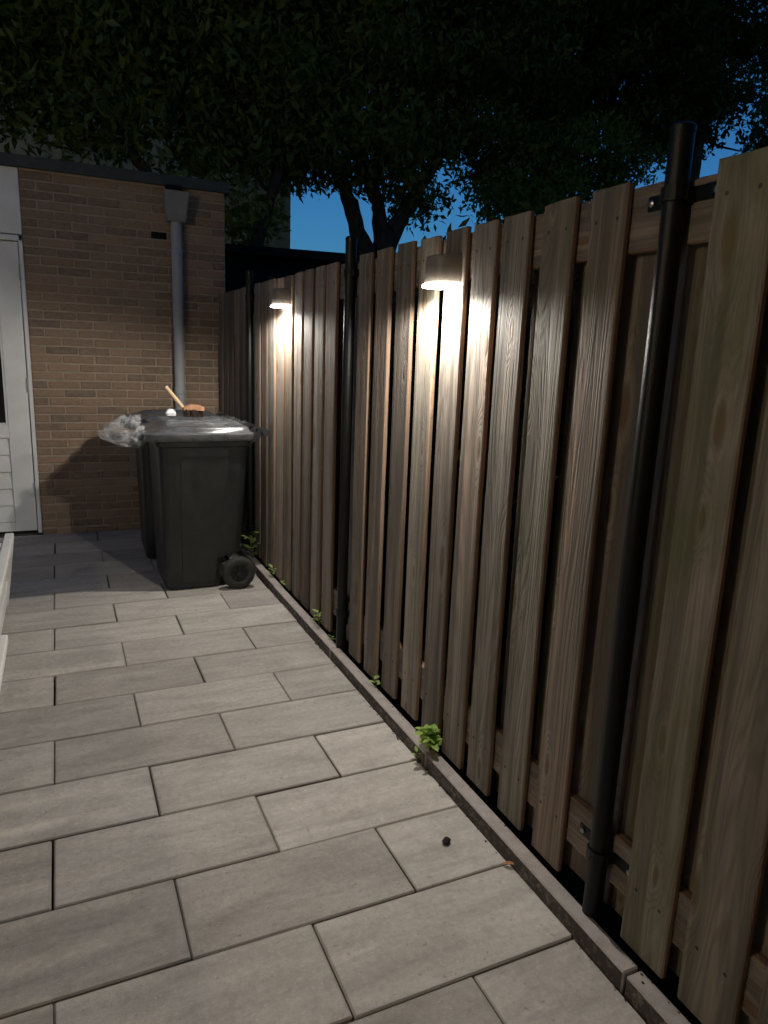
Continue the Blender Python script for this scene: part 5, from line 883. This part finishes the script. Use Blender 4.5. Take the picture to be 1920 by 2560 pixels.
pb = put('pebble', MB().loft([rrect(-.012, .012, -.009, .009, 0, .006, 3), rrect(-.015, .014, -.011, .011, .006, .008, 3), rrect(-.008, .009, -.006, .007, .012, .005, 3)]).mesh('pebble', PEB, 50), None, (1.072, .427, .002), (0, 0, .6))
tag(pb, 'small black crumb lying on a slab near the kerb', 'pebble')
dl = MB(); leaf_quad(dl, (-.018, .012, 0), (.018, -.014, .006), .014, .2)
d_ = put('dry_leaf', dl.mesh('dry_leaf', DRYLEAF), None, (1.190, .268, .004)); tag(d_, 'orange dry leaf scrap at the slab edge by the kerb', 'leaf')

# ------------------------------------------------------------------ beyond the fence: shed, house, trees
N = empty('neighbour_shed', (3.2, 7.4, 0)); tag(N, 'black flat-topped neighbouring shed behind the fence', 'shed')
put('wall', MB().box((1.62, 6.55, -.1), (5.2, 8.3, 2.38)).mesh('wall', DARKW), N)
put('roof', MB().loft([[(1.50, 6.42, 2.40), (5.4, 6.42, 2.44), (5.4, 8.4, 2.44), (1.50, 8.4, 2.40)], [(1.50, 6.42, 2.475), (5.4, 6.42, 2.545), (5.4, 8.4, 2.545), (1.50, 8.4, 2.475)]]).mesh('roof', DARKW), N)
H = empty('house', (-1, 16, 0)); tag(H, 'warm brick house glimpsed through the leaves above the shed', 'house')
put('wall', MB().box((-9, 13.9, -.1), (4.66, 20, 9.5)).mesh('wall', HOUSE), H)
put('roof', MB().loft([[(-9.3, 13.6, 9.5), (4.95, 13.6, 9.5), (4.95, 20.3, 9.5), (-9.3, 20.3, 9.5)], [(-9.3, 16.9, 12.6), (4.95, 16.9, 12.6), (4.95, 17.0, 12.6), (-9.3, 17.0, 12.6)]]).mesh('roof', DARKW), H)

def leaf_mesh(name, clusters, per, size, mat):
    """many small folded leaves scattered through each clump of the crown"""
    C = np.array(clusters, float)
    n = int(per * len(C))
    ci = rng.integers(0, len(C), n)
    d = rng.normal(size=(n, 3)); d /= np.linalg.norm(d, axis=1)[:, None]
    r = rng.random(n) ** .45
    pos = C[ci, :3] + d * (C[ci, 3] * r * 1.15)[:, None] * np.array([1.25, 1.25, .8])
    ax = rng.normal(size=(n, 3)) + np.array([0, 0, -.65]); ax /= np.linalg.norm(ax, axis=1)[:, None]
    s = np.cross(ax, rng.normal(size=(n, 3))); s /= np.linalg.norm(s, axis=1)[:, None]
    nn = np.cross(s, ax)
    L = (size * rng.uniform(.6, 1.3, n))[:, None]; W = L * rng.uniform(.30, .46, n)[:, None]
    V = np.empty((n, 5, 3))
    V[:, 0] = pos - ax * L / 2
    V[:, 1] = pos - s * W / 2 + nn * W * .18
    V[:, 2] = pos + ax * L / 2 - nn * L * .10
    V[:, 3] = pos + s * W / 2 + nn * W * .18
    V[:, 4] = pos
    idx = np.arange(n)[:, None] * 5
    tri = np.concatenate([idx + np.array([[0, 4, 1]]), idx + np.array([[1, 4, 2]]), idx + np.array([[0, 3, 4]]), idx + np.array([[3, 2, 4]])], 1).reshape(-1, 3)
    me = bpy.data.meshes.new(name)
    me.vertices.add(n * 5); me.vertices.foreach_set('co', V.reshape(-1))
    me.loops.add(len(tri) * 3); me.loops.foreach_set('vertex_index', tri.reshape(-1).astype(np.int32))
    me.polygons.add(len(tri)); me.polygons.foreach_set('loop_start', np.arange(0, len(tri) * 3, 3, dtype=np.int32))
    me.update(calc_edges=True); me.materials.append(mat)
    return me

def tree(label, limbs, crown, per, size, mat, r0):
    base = limbs[0][0]
    P = empty('tree', (base[0], base[1], 0)); tag(P, label, 'tree', 'trees beyond the fence')
    m = MB()
    for li, pts in enumerate(limbs):
        pts = [Vector(p) for p in pts]
        if li == 0: pts = [Vector((pts[0].x - (pts[1].x - pts[0].x) * .8, pts[0].y, -.15)), (pts[0] + Vector((pts[0].x, pts[0].y, 0))) / 2] + pts
        elif pts[0].z > .5: pts = [Vector((limbs[0][0][0], limbs[0][0][1], .2))] + pts
        k = len(pts); rr_ = [r0 * (1 - .68 * i / (k - 1)) for i in range(k)]
        # subdivide and roughen
        P2 = []; R2 = []
        for i in range(k - 1):
            for u in (0, .33, .66):
                P2.append(pts[i].lerp(pts[i + 1], u) + Vector((random.uniform(-1, 1), random.uniform(-1, 1), 0)) * .018); R2.append((rr_[i] * (1 - u) + rr_[i + 1] * u) * random.uniform(.9, 1.12))
        P2.append(pts[-1]); R2.append(rr_[-1])
        m.tube(P2, R2, 9)
    alll = [Vector(p) for pts in limbs for p in pts[1:]]
    # twigs reach from the nearest limb into each clump
    for c in crown[::2]:
        cv = Vector(c[:3])
        q = min(alll, key=lambda p: (p - cv).length + (2 if p.z > cv.z + .3 else 0))
        if (q - cv).length > 3.2: continue
        mid = q.lerp(cv, .5) + Vector((random.uniform(-.15, .15), random.uniform(-.15, .15), random.uniform(-.1, .2)))
        m.tube([q, q.lerp(mid, .5) + Vector((random.uniform(-.05, .05), 0, random.uniform(-.05, .05))), mid, cv], [.022, .018, .013, .005], 5)
    put('trunk', m.mesh('trunk', BARK, 60), P)
    put('crown', leaf_mesh('crown', crown, per, size, mat), P)
    return P
def hedge(label, clusters, core, per, size):
    P = empty('hedge', (core[0][0], core[0][1], 0)); tag(P, label, 'hedge')
    put('dark_core', MB().box(*core).mesh('dark_core', BARK), P)  # solid dark box added so no sky shows through the fence gaps
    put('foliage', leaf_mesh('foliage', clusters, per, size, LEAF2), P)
hedge('dark hedge standing right behind the wooden fence boards',
      [(2.5 + random.uniform(-.35, .35), -2 + .3 * k, z, .42) for k in range(28) for z in (.5, 1.05, 1.55, 1.82)], ((2.35, -2.1, -.1), (2.75, 6.3, 2.02)), 110, .07)
tree('dark tree leaning left above the brick shed roof', [LIMB['left']], CROWN['left'], 150, .13, LEAF, .085)
tree('leafy tree with slanting trunk right of the shed corner', [LIMB['lean']], CROWN['lean'], 210, .13, LEAF, .10)
tree('tree with three stems rising behind the middle fence post', [LIMB['multib'], LIMB['multia'], LIMB['multic']], CROWN['multi'], 225, .125, LEAF, .15)
tree('slim tree right of the sky gap above the fence', [LIMB['slim']], CROWN['slim'], 340, .105, LEAF, .06)
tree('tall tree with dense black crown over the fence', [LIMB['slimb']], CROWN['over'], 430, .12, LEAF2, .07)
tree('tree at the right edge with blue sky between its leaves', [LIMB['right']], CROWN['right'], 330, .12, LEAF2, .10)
